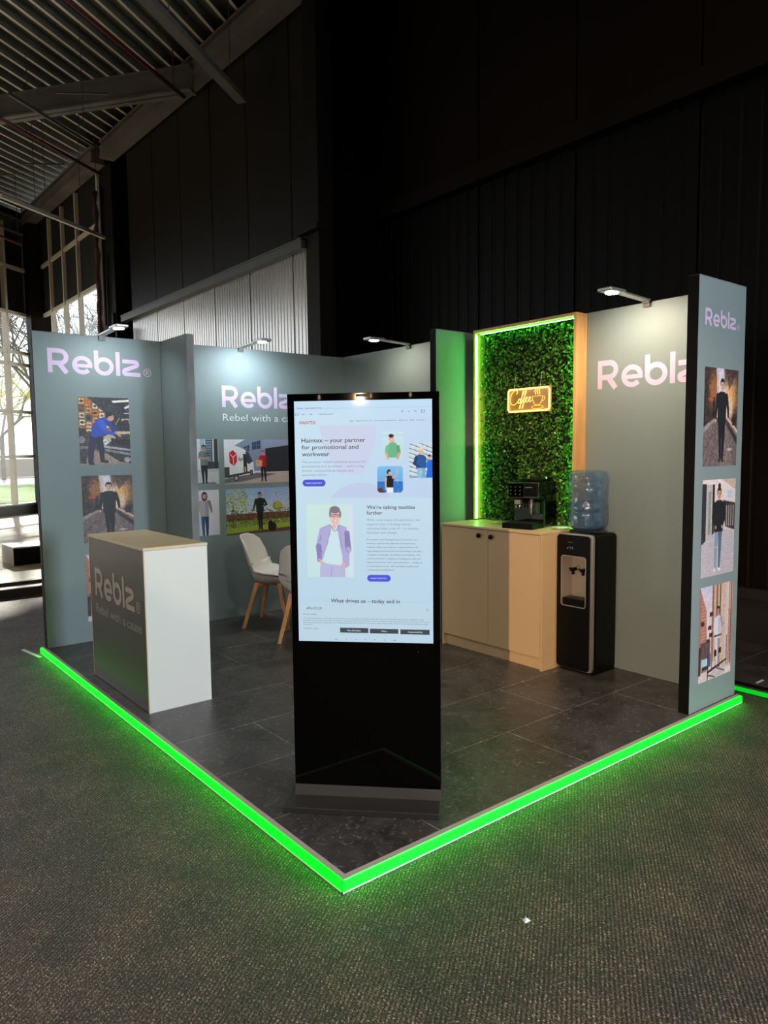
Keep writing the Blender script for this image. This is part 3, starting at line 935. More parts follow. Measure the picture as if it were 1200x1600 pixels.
def garden_picture(rows=120, aspect=1.9):
    c = Canvas(aspect, rows)
    c.vgrad((148, 178, 226), (206, 218, 236), 0, .5)
    c.rect(0, .55, aspect, .72, (104, 76, 56)); c.rect(0, .70, aspect, 1, (128, 148, 62)); c.rect(0, .92, aspect, 1, (104, 72, 52))
    for i in range(420):
        x = RNG.uniform(0, .55); y = RNG.uniform(0, .55)
        if math.hypot((x - .28) / .30, (y - .26) / .30) < 1: c.ell(x, y, .012, .010, [(226, 214, 60), (150, 168, 44), (196, 196, 70), (96, 112, 40)][i % 4], .9)
    for i in range(260):
        x = RNG.uniform(1.05, aspect); y = RNG.uniform(.02, .68)
        if RNG.random() < (x - .9) * 1.1: c.ell(x, y, .009, .008, [(90, 96, 60), (196, 190, 120), (70, 64, 50), (222, 222, 226)][i % 4], .8)
    c.ell(1.30, .42, .13, .10, (150, 158, 50)); c.ell(1.32, .40, .10, .07, (196, 196, 84), .7)
    for i in range(240):
        x = RNG.uniform(0, aspect); y = RNG.uniform(.46, .72)
        c.ell(x, y, .016, .012, [(92, 50, 40), (150, 96, 66), (60, 66, 36), (186, 150, 110), (54, 40, 34)][i % 5], .8)
    for i in range(200):
        x = RNG.uniform(0, aspect); y = RNG.uniform(.72, .84)
        c.ell(x, y, .014, .010, [(70, 96, 40), (196, 206, 110), (236, 236, 220), (60, 80, 36)][i % 4], .8)
    c.poly([(0, .86), (aspect, .80), (aspect, .90), (0, .97)], (166, 188, 62), .9)
    c.limb((.17, .3), (.16, .85), .006, .008, (70, 58, 46)); c.limb((.74, .58), (.62, .86), .005, .005, (180, 120, 80))
    c.noise(9, 1); c.noise(7, 2)
    figure(c, .84, .09, .84, (28, 46, 46), (26, 32, 36), (206, 156, 132), (50, 38, 34), legs=(.0, .03), arms=(((-.05, .16), (-.09, .28)), ((.08, .13), (-.03, .17))), wide=1.2)
    c.ell(1.15, .88, .11, .10, (34, 28, 28)); c.ell(1.10, .80, .06, .06, (28, 24, 26))
    return c

# pictures shown on the display
def tee_picture():
    c = Canvas(0.85, 66); c.vgrad((206, 230, 240), (196, 224, 226))
    c.rect(0, .12, .85, .13, (150, 190, 190)); c.rect(0, .62, .85, .63, (170, 206, 206))
    c.limb((.42, .30), (.42, .42), .07, .08, (226, 172, 150)); c.poly([(.20, .52), (.32, .40), (.54, .40), (.66, .52), (.62, .80), (.60, .92), (.26, .92), (.24, .78)], (112, 184, 142))
    c.limb((.22, .55), (.18, .74), .07, .06, (122, 194, 152)); c.limb((.64, .55), (.68, .74), .07, .06, (96, 166, 126))
    c.limb((.18, .78), (.24, .96), .045, .035, (230, 170, 146)); c.limb((.68, .78), (.62, .96), .045, .035, (222, 160, 138))
    c.ell(.38, .24, .10, .12, (228, 172, 150)); c.ell(.37, .15, .10, .06, (60, 42, 40)); c.ell(.40, .29, .04, .012, (250, 246, 240))
    return c
def sea_picture():
    c = Canvas(0.98, 66); c.vgrad((130, 196, 240), (96, 160, 222)); c.rect(0, .55, .98, 1, (52, 120, 196)); c.rect(0, .55, .98, .57, (220, 240, 250))
    c.poly([(0, .86), (.16, .82), (.3, 1), (0, 1)], (80, 66, 60)); c.limb((.78, .5), (.80, 1), .008, .008, (220, 236, 250))
    c.poly([(.34, .40), (.44, .36), (.56, .38), (.64, .46), (.60, .80), (.36, .80)], (26, 28, 34)); c.rect(.36, .80, .60, 1, (236, 240, 246)); c.limb((.34, .46), (.32, .86), .035, .03, (220, 170, 150)); c.limb((.60, .44), (.74, .36), .035, .028, (220, 170, 150)); c.limb((.74, .36), (.76, .10), .026, .02, (224, 176, 156)); c.ell(.47, .26, .075, .10, (222, 172, 150)); c.ell(.45, .22, .08, .10, (54, 38, 36), .9); c.ell(.49, .27, .055, .075, (224, 174, 152))
    return c
def group_picture():
    c = Canvas(0.72, 84); c.img[:] = (206, 222, 230)
    for i in range(9): c.limb((-.1, -.15 + i * .13), (.8, .18 + i * .12), .014, .014, (120, 140, 150)); c.limb((-.1, -.12 + i * .13), (.8, .21 + i * .12), .006, .006, (250, 252, 252))
    c.rect(0, .93, .72, 1, (150, 170, 186))
    c.poly([(.20, .38), (.30, .32), (.46, .34), (.54, .42), (.52, .72), (.22, .72)], (44, 92, 150)); c.limb((.22, .42), (.16, .58), .05, .04, (34, 64, 110)); c.limb((.16, .58), (.28, .66), .04, .03, (34, 64, 110)); c.rect(.24, .72, .36, 1, (140, 196, 226)); c.rect(.38, .72, .50, 1, (120, 176, 214)); c.ell(.37, .24, .075, .09, (230, 180, 150)); c.ell(.37, .17, .08, .04, (240, 216, 170))
    c.poly([(.60, .48), (.72, .46), (.72, .98), (.52, .98), (.56, .7)], (30, 110, 220)); c.limb((.60, .52), (.54, .66), .04, .03, (40, 120, 230)); c.ell(.64, .40, .05, .06, (226, 176, 150)); c.ell(.63, .36, .055, .03, (90, 60, 50))
    return c
def founder_picture():
    c = Canvas(0.75, 150); c.vgrad((206, 232, 226), (200, 228, 232)); c.rect(.66, 0, .75, 1, (212, 228, 236))
    hair, sk = (130, 124, 132), (234, 196, 190)
    jk, jd = (178, 174, 216), (140, 134, 186)
    c.limb((.46, .25), (.46, .36), .05, .06, (226, 184, 178))
    c.poly([(.27, .32), (.38, .27), (.56, .27), (.66, .34), (.68, .60), (.62, .82), (.30, .80), (.24, .62)], (206, 232, 240))
    c.poly([(.25, .31), (.38, .27), (.40, .34), (.33, .56), (.25, .76), (.20, .70), (.22, .50)], jk); c.poly([(.52, .27), (.64, .31), (.68, .44), (.68, .84), (.60, .88), (.54, .56), (.50, .34)], jk)
    c.limb((.25, .36), (.19, .58), .045, .045, jk); c.limb((.19, .58), (.20, .76), .045, .035, jd); c.limb((.65, .40), (.67, .62), .045, .045, jd); c.limb((.67, .62), (.60, .82), .04, .035, jk)
    c.poly([(.40, .28), (.45, .36), (.50, .28), (.46, .27)], (230, 190, 184)); c.limb((.38, .28), (.45, .37), .006, .004, (120, 120, 160)); c.limb((.53, .28), (.47, .37), .006, .004, (120, 120, 160)); c.limb((.52, .33), (.57, .60), .003, .003, jd); c.limb((.39, .33), (.32, .58), .003, .003, jd)
    for x0 in (.235, .655): c.limb((x0, .42), (x0 - .03, .52), .003, .003, (110, 104, 160)); c.limb((x0 - .02, .62), (x0 + .02, .66), .003, .003, (110, 104, 160))
    c.poly([(.22, .78), (.34, .82), (.60, .84), (.62, 1), (.20, 1)], (188, 186, 222)); c.limb((.40, .86), (.39, 1), .003, .003, (140, 136, 186)); c.ell(.585, .83, .03, .035, (226, 176, 172)); c.limb((.20, .76), (.235, .80), .02, .02, (226, 176, 172))
    c.ell(.465, .17, .082, .115, sk); c.ell(.46, .075, .086, .052, hair); c.ell(.385, .13, .016, .05, hair); c.ell(.545, .13, .016, .05, hair)
    for x0 in (.432, .50):
        c.ell(x0, .155, .032, .020, (120, 60, 66)); c.ell(x0, .155, .026, .015, (226, 190, 190)); c.ell(x0, .155, .008, .006, (60, 40, 50))
    c.rect(.42, .135, .515, .141, (120, 60, 66)); c.ell(.466, .225, .036, .016, (196, 110, 116)); c.ell(.466, .221, .028, .008, (252, 250, 250)); c.limb((.466, .15), (.462, .19), .005, .008, (214, 160, 156))
    return c

# ================================================================== THE HALL
def struct(name, mb, material, label=None, parent=None, **kw):
    o = mb.build(name, material, parent, **kw)
    if parent is None:
        o['kind'] = 'structure'
        if label: o['label'] = label
    return o

# carpet
mb = MB(); mb.add([(-20, -12, FZ), (9, -12, FZ), (9, 6.86, FZ), (-20, 6.86, FZ)], [(0, 1, 2, 3)])
struct('floor', mb, M_CARPET, 'dark grey-brown loop pile carpet of the hall')
# raised deck by the windows, with a stone step in front
mb = MB(); mb.box(-20, 7.10, FZ - .05, WX, 20, 0.09)
deck = struct('floor_deck', mb, M_PLANK, 'sunlit pale boarded deck inside the glass facade')
def plank_nodes(mt):
    nt = mt.node_tree; b = nt.nodes['Principled BSDF']; L = nt.links.new
    tc = N(nt, 'ShaderNodeTexCoord'); mp = N(nt, 'ShaderNodeMapping')
    mp.inputs['Rotation'].default_value = (0, 0, -AZ)
    L(tc.outputs['Object'], mp.inputs[0])
    br = N(nt, 'ShaderNodeTexBrick')
    br.inputs['Color1'].default_value = (0.50, 0.40, 0.27, 1); br.inputs['Color2'].default_value = (0.56, 0.45, 0.31, 1)
    br.inputs['Mortar'].default_value = (0.13, 0.10, 0.08, 1)
    br.inputs['Scale'].default_value = 1; br.inputs['Mortar Size'].default_value = 0.02
    br.inputs['Brick Width'].default_value = 9; br.inputs['Row Height'].default_value = 0.9
    L(mp.outputs[0], br.inputs['Vector']); L(br.outputs[0], b.inputs['Base Color'])
plank_nodes(M_PLANK)
mb = MB(); mb.box(-20, 6.86, FZ - .05, WX, 7.06, 0.050); struct('trim_1', mb, M_STONE, 'pale stone step along the deck edge', bevel=.006)
mb = MB(); mb.box(-20, 6.845, FZ - .05, WX, 6.86, 0.045); struct('trim_2', mb, M_BROWN, 'dark brown riser below the stone step')
mb = MB(); mb.box(-20, 7.06, FZ - .05, WX, 7.10, 0.088); struct('trim_3', mb, M_BROWN, 'brown riser between stone step and deck')

# back wall, left section: smooth panels above the rail, ribbed sheet below
def wall_panels(name, X, ys, z0, z1, label, material, gap=0.018, ribs=None):
    w = MB()
    for a, b in zip(ys[:-1], ys[1:]):
        lo, hi = min(a, b) + gap / 2, max(a, b) - gap / 2
        if ribs:
            n = int((hi - lo) / ribs)
            pr = []
            for i in range(n):
                y0 = lo + (hi - lo) * i / n; s = (hi - lo) / n
                pr += [(X, y0), (X, y0 + s * .70), (X + .009, y0 + s * .78), (X + .009, y0 + s * .92)]
            pr.append((X, hi))
            vs = [(x, y, z0) for x, y in pr] + [(x, y, z1) for x, y in pr]
            k = len(pr)
            w.add(vs, [(i, i + 1, k + i + 1, k + i) for i in range(k - 1)])
        else:
            w.box(X, lo, z0, X + .06, hi, z1)
    struct(name, w, material, label, fixn=not ribs)
    bk = MB(); bk.box(X + .06, min(ys), z0, X + .16, max(ys), z1)
    struct(name + '_backing', bk, M_HALLDARK, 'dark joint backing behind the wall panels')

ysl = [5.40, 5.83, 6.93, 8.0, 9.10, 10.19, 11.35]
M_UPPER = mat('upper_panel_paint', (0.016, 0.0125, 0.0108), 0.42, spec=0.16, noise=(0.7, 0.2, (1, 1, 0.3)))
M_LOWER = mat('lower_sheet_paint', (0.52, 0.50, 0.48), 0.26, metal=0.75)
wall_panels('wall_left_upper', WX, ysl, 4.0, 8.2, 'smooth black wall panels above the rail, left of the column', M_UPPER)
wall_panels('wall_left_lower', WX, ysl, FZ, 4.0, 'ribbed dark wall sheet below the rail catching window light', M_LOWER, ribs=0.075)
mb = MB(); mb.box(WX - .12, 5.45, 3.965, WX + .0, 11.6, 4.075); mb.box(WX - .13, 5.45, 4.06, WX, 11.6, 4.08)
struct('trim_4', mb, M_GREYMETAL, 'grey steel rail running along the black wall')
# dark recess beside the glazing, then the pale pilaster
mb = MB(); mb.box(WX + .35, 11.35, FZ, WX + .45, 11.95, 8.2); mb.box(WX, 11.33, FZ, WX + .4, 11.36, 8.2)
struct('wall_left_recess', mb, M_HALLDARK, 'black recess in the wall beside the pilaster')
mb = MB(); mb.box(WX - .08, 11.95, FZ, WX + .4, 12.62, 6.93); mb.box(WX + .02, 11.9, 6.9, WX + .4, 12.9, 7.6); mb.box(WX - .12, 12.0, 3.85, WX - .08, 12.1, 4.2)
struct('trim_5', mb, M_COLUMN, 'dark grey pilaster between wall and glazing', bevel=.01)
mb = MB()
for (yy, r, z1) in ((12.42, .018, 6.6), (12.30, .012, 4.9), (12.22, .015, 5.3)):
    mb.tube([(WX - .11, yy, 1.5), (WX - .115, yy + .02, 3.2), (WX - .11, yy - .01, z1)], r, 6)
tag(mb.build('hanging_cable', M_BLACKEDGE), 'black cables running down the pilaster beside the windows', 'cable')
mb = MB()
pts = [(WX - .12 + .012 * sin(i * 1.7), 12.74 + .012 * sin(i * 2.3), 2.2 + i * .2) for i in range(23)]
mb.tube(pts, [.055 + .02 * sin(i * 2.9) for i in range(23)], 8)
tag(mb.build('gathered_curtain', M_CABLE, smooth=True), 'rust brown gathered curtain hanging by the last window', 'curtain')
# pipe bracket and cross rail above the first booth panel
mb = MB(); mb.box(WX - .30, 11.75, 3.26, WX - .08, 13.1, 3.34); mb.box(WX - .34, 11.7, 2.4, WX - .2, 11.86, 3.9)
struct('trim_6', mb, M_COLUMN, 'grey steel bracket rail above the first booth panel')
# column and the set-back right wall
mb = MB(); mb.box(WX - .06, 5.16, FZ, WX + .16, 5.44, 7.0); mb.box(WX - .16, 5.05, 4.10, WX - .06, 5.50, 4.16)
struct('wall_column', mb, M_COLUMN, 'dark steel column where the back wall steps back', bevel=.008)
X2 = 4.40
mb = MB(); mb.box(WX + .10, 5.22, FZ, X2 + .1, 5.36, 8.2)
struct('wall_return', mb, M_HALLDARK, 'black return wall beside the column')
ysr = [5.22, 4.79, 3.53, 2.28, 1.07, -.2, -1.5, -2.8, -4.1, -5.2]
wall_panels('wall_right_upper', X2, ysr, 4.36, 9.0, 'smooth black wall panels high behind the booth', M_HALLBLACK)
wall_panels('wall_right_lower', X2, ysr, .42, 4.38, 'ribbed black wall sheet behind the booth', mat('right_sheet_paint', (0.006, 0.0045, 0.004), 0.5, spec=0.10), ribs=0.155)
mb = MB(); mb.box(X2 - .14, -5.2, 4.35, X2 + .05, 5.22, 4.52)
struct('trim_7', mb, M_HALLBLACK, 'black rail running up the right wall')
mb = MB(); mb.box(X2 - .05, -5.2, FZ, X2 + .1, 5.22, .42); mb.box(X2 - .10, -5.2, .36, X2 - .05, 5.22, .44)
struct('baseboard_right', mb, M_DARKMETAL, 'dark plinth at the foot of the right wall')

# the unseen rest of the hall: rear wall with windows, far wall
mb = MB()
mb.box(-20, -12.1, FZ, 9, -12.0, 9); mb.box(-20.1, -12, FZ, -20, 3, 9)
mb.box(-20, -9.6, FZ, 4.6, -9.5, 9); mb.box(8.05, -9.6, FZ, 9, -9.5, 9); mb.box(.95, -9.6, FZ, 8.05, -9.5, .75); mb.box(.95, -9.6, 3.85, 8.05, -9.5, 9)
mb.box(9.0, -12, FZ, 9.1, -5.2, 9); mb.box(X2 + .1, -5.3, FZ, 9, -5.2, 9)
struct('wall_rear', mb, M_HALLDARK, 'dark rear walls of the hall')
mb = MB()
for i in range(4): mb.box(4.6 + i * 1.13, -9.58, .75, 4.66 + i * 1.13, -9.5, 3.85)
mb.box(4.6, -9.58, 2.6, 8.05, -9.5, 2.66)
struct('window_9', mb, M_MULLION, 'tall windows in the rear wall')

# roof: sloping slightly, ribs along the facade direction
def roofz(y, base=7.10): return base + .027 * (y - 5.4)
q0, q1, pitch = -16.0, float(CORNER.dot(FN)) + .6, 0.27
prof = []
q = q0
while q < q1:
    prof += [(q, .105), (q + .015, .105), (q + .045, 0.0), (q + .090, 0.0), (q + .120, .105), (q + .26, .105)]
    q += pitch
def rp(q, dz, t):
    P = FD * t + FN * q
    return (P.x, P.y, roofz(P.y, 7.17) + dz)
vs = []
for (q, dz) in prof: vs.append(rp(q, dz, -22.0))
for (q, dz) in prof:
    t1 = (max(X2 + 4.7, WX) + sin(AZ) * q) / cos(AZ) if q < 4.0 else (WX + .3 + sin(AZ) * q) / cos(AZ)
    vs.append(rp(q, dz, t1))
k = len(prof)
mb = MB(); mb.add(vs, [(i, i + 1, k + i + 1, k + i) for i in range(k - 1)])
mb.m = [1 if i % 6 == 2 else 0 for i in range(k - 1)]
struct('ceiling', mb, [M_PANSHADED, M_RIBLIT], 'ribbed galvanised steel roof deck', fixn=False)
mb = MB(); mb.box(-30, -13, 8.3, 12, 20, 8.4)
struct('ceiling_cover', mb, M_HALLDARK, 'roof covering above the steel deck')

def ibeam(a, b, h=.30, w=.22, t=.025):
    m_ = MB(); a, b = Vector(a), Vector(b)
    m_.bar(a + Vector((0, 0, h / 2)), b + Vector((0, 0, h / 2)), .02, h)
    m_.bar(a + Vector((0, 0, t / 2)), b + Vector((0, 0, t / 2)), w, t)
    m_.bar(a + Vector((0, 0, h - t / 2)), b + Vector((0, 0, h - t / 2)), w, t)
    return m_
mb = ibeam((WX - .22, 18.2, 7.09), (WX - .22, 12.2, 6.94), .30, .26); mb.bar((WX - .22, 18.2, 7.2), (WX - .22, 12.2, 7.05), .24, .22)
struct('trim_8', mb, M_BEAM, 'grey roof edge beam above the glazing')
mb = ibeam((WX - .16, 11.9, 6.93), (WX - .16, -5.0, 6.47), .30, .26); mb.bar((WX - .16, 11.9, 7.04), (WX - .16, -5.0, 6.58), .24, .22)
struct('trim_9', mb, M_BEAM, 'grey roof edge beam above the black wall')
mb = ibeam((-2.4, 15.58, 6.60), (3.22, 7.90, 6.60), .34, .20)
struct('trim_10', mb, M_BEAM, 'long steel roof girder crossing the hall')
mb = ibeam((WX - .3, 17.6, 6.85), (-14, 4.9, 6.62), .34, .22)
struct('trim_11', mb, M_BEAM, 'dark roof beam above the glass facade')

# things hanging from the roof
S943 = .943
def hp(x, y, z): return CAMP + (Vector((x, y, z)) - CAMP) * S943
def hanger(name, a, b, w, h, material, label, cat, wires, group=None):
    a, b = Vector(a), Vector(b)
    t = thing(name, label, cat, tuple((a + b) / 2), 0, group)
    off = (a + b) / 2
    m_ = MB(off); m_.bar(a, b, w, h); m_.build('tray', material, t)
    for f_ in wires:
        p_ = a + (b - a) * f_
        m_ = MB(off); m_.tube([p_, (p_.x, p_.y, roofz(p_.y, 7.2))], .006, 5); m_.build('hanging_wire', M_GREYMETAL, t)
    return t
hanger('cable_tray', hp(2.227 * .8956 + .1044 * CAMP.x - .55, 6.802 * .8956 + .1044 * CAMP.y - .40, 6.34), hp(3.60, 7.20, 6.34), .13, .07, M_BEAM,
       'grey cable tray hung below the roof, ending in front of the black wall', 'cable tray', (.35, .88))
hanger('lamp_track', hp(1.455, 11.58, 5.83), hp(3.60, 12.96, 5.83), .06, .06, M_MULLION, 'pale lighting track hung low across the window corner', 'lighting track', (.3, .75))
hanger('lighting_batten', hp(1.35, 10.2, 6.9), hp(2.95, 11.35, 6.9), .04, .04, M_GREYMETAL, 'thin conduit under the roof between girder and window beam', 'conduit', (.2, .8))
for (a, b, lab) in ((hp(.65, 6.95, 7.0), hp(3.45, 8.72, 6.9), 'dark red sprinkler pipe above the long girder end'),
                    (hp(1.35, 11.1, 6.9), hp(3.50, 12.62, 6.9), 'dark red sprinkler pipe beyond the long girder'),
                    (hp(1.9, 15.2, 6.2), hp(2.75, 15.9, 6.2), 'short red pipe near the facade corner')):
    t = thing('sprinkler_pipe', lab, 'pipe', tuple((a + b) / 2))
    off = (a + b) / 2
    m_ = MB(off); m_.tube([a, b], .028, 8); m_.build('pipe', M_RED, t, smooth=True)
    for f_ in (.25, .92):
        p_ = a + (b - a) * f_
        m_ = MB(off); m_.tube([p_, (p_.x, p_.y, roofz(p_.y, 7.2))], .007, 5); m_.build('hanging_rod', M_RED, t)
a = hp(3.3, 5.25, 6.95)
t = thing('sprinkler_pipe', 'short bright red pipe at the top edge above the wall beam', 'pipe', tuple(a))
m_ = MB(a); m_.tube([a + Vector((-.35, -.15, .1)), a + Vector((.25, .25, .1))], .03, 8); m_.build('pipe', M_RED, t, smooth=True)
m_ = MB(a); m_.tube([a + Vector((-.2, -.05, .1)), a + Vector((-.2, -.05, .45))], .008, 5); m_.build('hanging_rod', M_RED, t)
for (x, y) in ((2.1, 9.2), (2.35, 12.3), (1.75, 13.4)):
    c_ = hp(x, y, 6.75); b_ = c_ + Vector((0, 0, -.42))
    t = thing('trapeze_hanger', {2.1: 'thin trapeze hanger under the deck before the girder', 2.35: 'thin trapeze hanger under the deck beyond the girder', 1.75: 'thin trapeze hanger above the lighting track'}[x], 'hanger', tuple(c_))
    m_ = MB(c_); m_.bar(c_ - Vector((.28, -.2, 0)), c_ + Vector((.28, -.2, 0)), .025, .025); m_.build('cross_bar', M_GREYMETAL, t)
    m_ = MB(c_); m_.tube([(c_.x, c_.y, roofz(c_.y, 7.30)), b_], .006, 5); m_.build('hanging_wire', M_GREYMETAL, t)

for (x, y) in FILLS:  # fixtures for the added fill lamps, out of view
    t = thing('overhead_fill_lamp', 'added warm fill lamp hung unseen over the hall behind the camera', 'lamp', (x, y, 5.78), 0, 'added fill lamps over the hall')
    m_ = MB(); m_.lathe([(.36, 0), (.37, .0), (.20, .22), (.10, .30), (.10, .42), (.0, .42)], (0, 0, 0), 24); m_.build('lamp_shade', M_DARKMETAL, t, smooth=True)
    m_ = MB(); m_.tube([(0, 0, .42), (0, 0, roofz(y, 7.2) - 5.78)], .008, 5); m_.build('hanging_wire', M_GREYMETAL, t)

# glass facade (36 degrees) ------------------------------------------------
def fpt(t, z, o=0.0):
    P = CORNER - FD * t + FN * o
    return Vector((P.x, P.y, z))
ZT = [.33, 1.50, 2.58, 3.72, 4.0, 4.93, 6.0, 6.95]
bays = [0.12, 1.10, 2.30, 3.50, 4.70, 5.90, 7.10, 8.30, 9.5, 10.7, 11.9, 13.1, 14.3, 15.5, 16.7]
M_MULLDARK = mat('mullion_dark', (0.05, 0.045, 0.04), 0.5)
for i in range(len(bays) - 1):
    t0, t1 = bays[i], bays[i + 1]
    fr = MB()
    fr.bar(fpt(t1, .3), fpt(t1, 7.0), .07, .14, up=FN)
    for z in ZT[:-1]: fr.bar(fpt(t0, z), fpt(t1, z), .12, .07)
    o = struct('window_%d' % (i + 10), fr, M_MULLION, 'tall facade window bay with beige frame and black cloth above')
    g = MB(); g.add([fpt(t0, .33), fpt(t1, .33), fpt(t1, 4.93), fpt(t0, 4.93)], [(0, 1, 2, 3)]); g.build('window_glass', M_GLASS, o, fixn=False)
    g = MB(); g.bar((fpt(t0, 6.16, .05)), fpt(t1, 6.16, .05), .01, 2.48); g.build('blackout_cloth', M_CLOTH, o, label='black cloth covering the upper panes')
mb = MB(); mb.bar(fpt(-.2, -.02, .02), fpt(17, -.02, .02), .2, .70); mb.bar(fpt(-.2, .30, -.05), fpt(17, .30, -.05), .12, .04)
struct('wall_facade_base', mb, M_GREYMETAL, 'dark grey spandrel below the facade windows')
mb = MB(); mb.bar(fpt(16.7, 3.4), fpt(27, 3.4), .1, 7.4)
struct('wall_facade_end', mb, M_HALLDARK, 'dark wall beyond the glazed facade')
mb = MB(); mb.box(WX - .32, 17.15, FZ, WX + .25, 17.62, 7.6)
struct('wall_corner_column', mb, M_HALLBLACK, 'dark steel column at the corner of the two glazed walls')
# glazed stretch of the back wall ------------------------------------------
my = [17.2, 16.35, 15.3, 14.25, 12.82]
for i in range(len(my) - 1):
    a, b = my[i], my[i + 1]
    fr = MB()
    fr.box(WX - .07, b - .03, .3, WX + .03, b + .03, 7.0)
    for z in (.33, 1.5, 2.58, 3.72, 4.91, 6.06): fr.box(WX - .04, b, z - .04, WX + .02, a, z + .04)
    o = struct('window_%d' % (i + 1), fr, M_MULLION, 'glazed bay of the back wall, black cloth above')
    g = MB(); g.box(WX, b, .33, WX + .006, a, 4.91); g.build('window_glass', M_GLASS, o)
    g = MB(); g.box(WX + .005, b, 4.95, WX + .012, a, 7.35); g.build('blackout_cloth', M_CLOTH, o, label='black cloth covering the upper panes')
mb = MB(); mb.box(WX - .1, 12.8, FZ, WX + .1, 17.3, .33)
struct('wall_glazing_base', mb, M_GREYMETAL, 'dark spandrel below the back wall glazing')

# outdoors ------------------------------------------------------------------
mb = MB(); mb.add([(-60, -20, -.25), (90, -20, -.25), (90, 120, -.25), (-60, 120, -.25)], [(0, 1, 2, 3)])
struct('exterior_paving', mb, mat('paving', (0.30, 0.28, 0.26), .8), 'pale paving outside the windows')
mb = MB(); mb.add([(-30, 27, -.22), (70, 27, -.22), (70, 45, -.22), (-30, 45, -.22)], [(0, 1, 2, 3)])
o = mb.build('lawn', mat('lawn_green', (0.10, 0.17, 0.03), .9)); tag(o, 'green lawn outside beyond the windows', 'grass', kind='stuff')
mb = MB(); mb.box(-30, 60, -.2, 80, 61, 1.2)
tag(mb.build('low_wall', mat('garden_wall', (.35, .31, .27), .8)), 'low pale garden wall beyond the lawn', 'garden wall')
M_BARK = mat('bark', (0.22, 0.19, 0.16), .9)
M_CATKIN = mat('catkin_yellow', (0.42, 0.35, 0.10), .9)
def tree(x, y, h, seed, label, yellow=False):
    rr = random.Random(seed)
    t = thing('bare_tree', label, 'tree', (x, y, -.25), rr.uniform(0, 6), 'bare trees outside the windows')
    m_ = MB(); tw = MB()
    def grow(p, d, L, r, lv):
        q = p + d * L
        m_.bar(p, q, r * 1.6, r * 1.6) if lv < 3 else tw.bar(p, q, r * 2, r * 2)
        if lv >= 7: return
        for _ in range(3):
            dd = (d + Vector((rr.gauss(0, .55), rr.gauss(0, .55), rr.gauss(.12, .35)))).normalized()
            grow(q if rr.random() < .6 else p + d * L * rr.uniform(.5, 1), dd, L * rr.uniform(.62, .86), max(r * .62, .006), lv + 1)
    grow(Vector((0, 0, 0)), Vector((0, 0, 1)), h * .26, h * .011, 0)
    m_.build('trunk', M_BARK, t, fixn=False)
    tw.build('twigs', M_CATKIN if yellow else M_BARK, t, fixn=False)
for i, (x, y, h, yl, lab) in enumerate(((6.4, 25, 9, False, 'bare tree close behind the corner of the facade'), (1.0, 30, 7, True, 'yellowish catkin-laden tree seen through the left panes'), (11.5, 31, 10, False, 'bare tree behind the side glazing'),
                                   (16, 43, 12, False, 'tall bare tree far beyond the side glazing'), (5.5, 42, 11, False, 'bare tree across the lawn behind the facade corner'), (-4, 40, 10, False, 'bare tree across the lawn at the left edge'), (24, 38, 12, False, 'bare tree furthest along the side glazing'), (10, 55, 12, True, 'yellowish tree at the back of the lawn'))):
    tree(x, y, h, 20 + i, lab, yl)

# ================================================================== THE BOOTH
# --- neighbouring platform with its own green light
NP = thing('exhibition_platform', 'dark platform of the next stand behind the right panel, with a thin green strip', 'platform', (3.8, -.2, FZ))
off = (3.8, -.2, FZ)
m_ = MB(off); m_.box(3.26, -2.2, FZ, 4.34, 2.2, .0); m_.build('tile_floor', M_TILE, NP)
m_ = MB(off); m_.box(3.245, -2.2, FZ + .008, 3.26, 2.2, -.016); m_.build('light_strip', M_GREENDIM, NP, label='green light strip')
m_ = MB(off); m_.box(3.25, -2.2, .0, 3.31, 2.2, .004); m_.build('edge_trim', M_BLACKEDGE, NP)
o = MB((3.42, .05, 0)).box(3.37, .03, .0005, 3.46, .045, .003).build('tape_scrap', M_WHITEPL)
o.location = (3.42, .05, 0)
tag(o, 'small pale tape scrap on the neighbouring platform edge', 'tape')

# --- platform
PW, PD = 3.03, 4.10
PF = thing('exhibition_platform', 'raised booth platform of dark slate tiles edged in glowing green', 'platform', (0, 0, FZ))
off = (0, 0, FZ)
m_ = MB(off); m_.box(.022, .022, FZ, PW, PD, 0.0)
pf = m_.build('tile_floor', M_TILE, PF)
def edge_set(axis, L):
    # the diffuser stands proud of the trim, so it also glows upwards over the lip
    s0 = 0.0 if axis == 'x' else .0003
    def bx(m_, a0, a1, b0, b1, z0, z1):
        if axis == 'x': m_.box(a0, b0, z0, a1, b1, z1)
        else: m_.box(b0, a0, z0, b1, a1, z1)
    t0 = 0.0 if axis == 'x' else .0225
    m_ = MB(off); bx(m_, t0, L, 0.0, .022, -.006, .0); m_.build('edge_trim', M_ALUMATT, PF)
    m_ = MB(off); bx(m_, -.003 + s0, L, -.003, 0.0, -.008, .0); m_.build('trim_lip', M_ALU, PF)
    m_ = MB(off); bx(m_, -.012 + s0, L, -.012, -.003, -.042, -.0055); m_.build('light_strip', M_GREENLED, PF, label='glowing green light strip')
    m_ = MB(off); bx(m_, -.014 + s0, L, -.014, -.003, -.0475, -.042); m_.build('bottom_lip', M_WHITEPL, PF)
edge_set('x', 3.06)
edge_set('y', 4.16)
o = MB((-.06, 4.15, 0)).bar((-.10, 4.36, .003), (-.05, 4.02, .003), .028, .004).build('tape_strip', M_WHITEPL)
o.location = (-.06, 4.15, FZ); tag(o, 'white adhesive strip on the carpet at the far end of the green edge', 'tape')
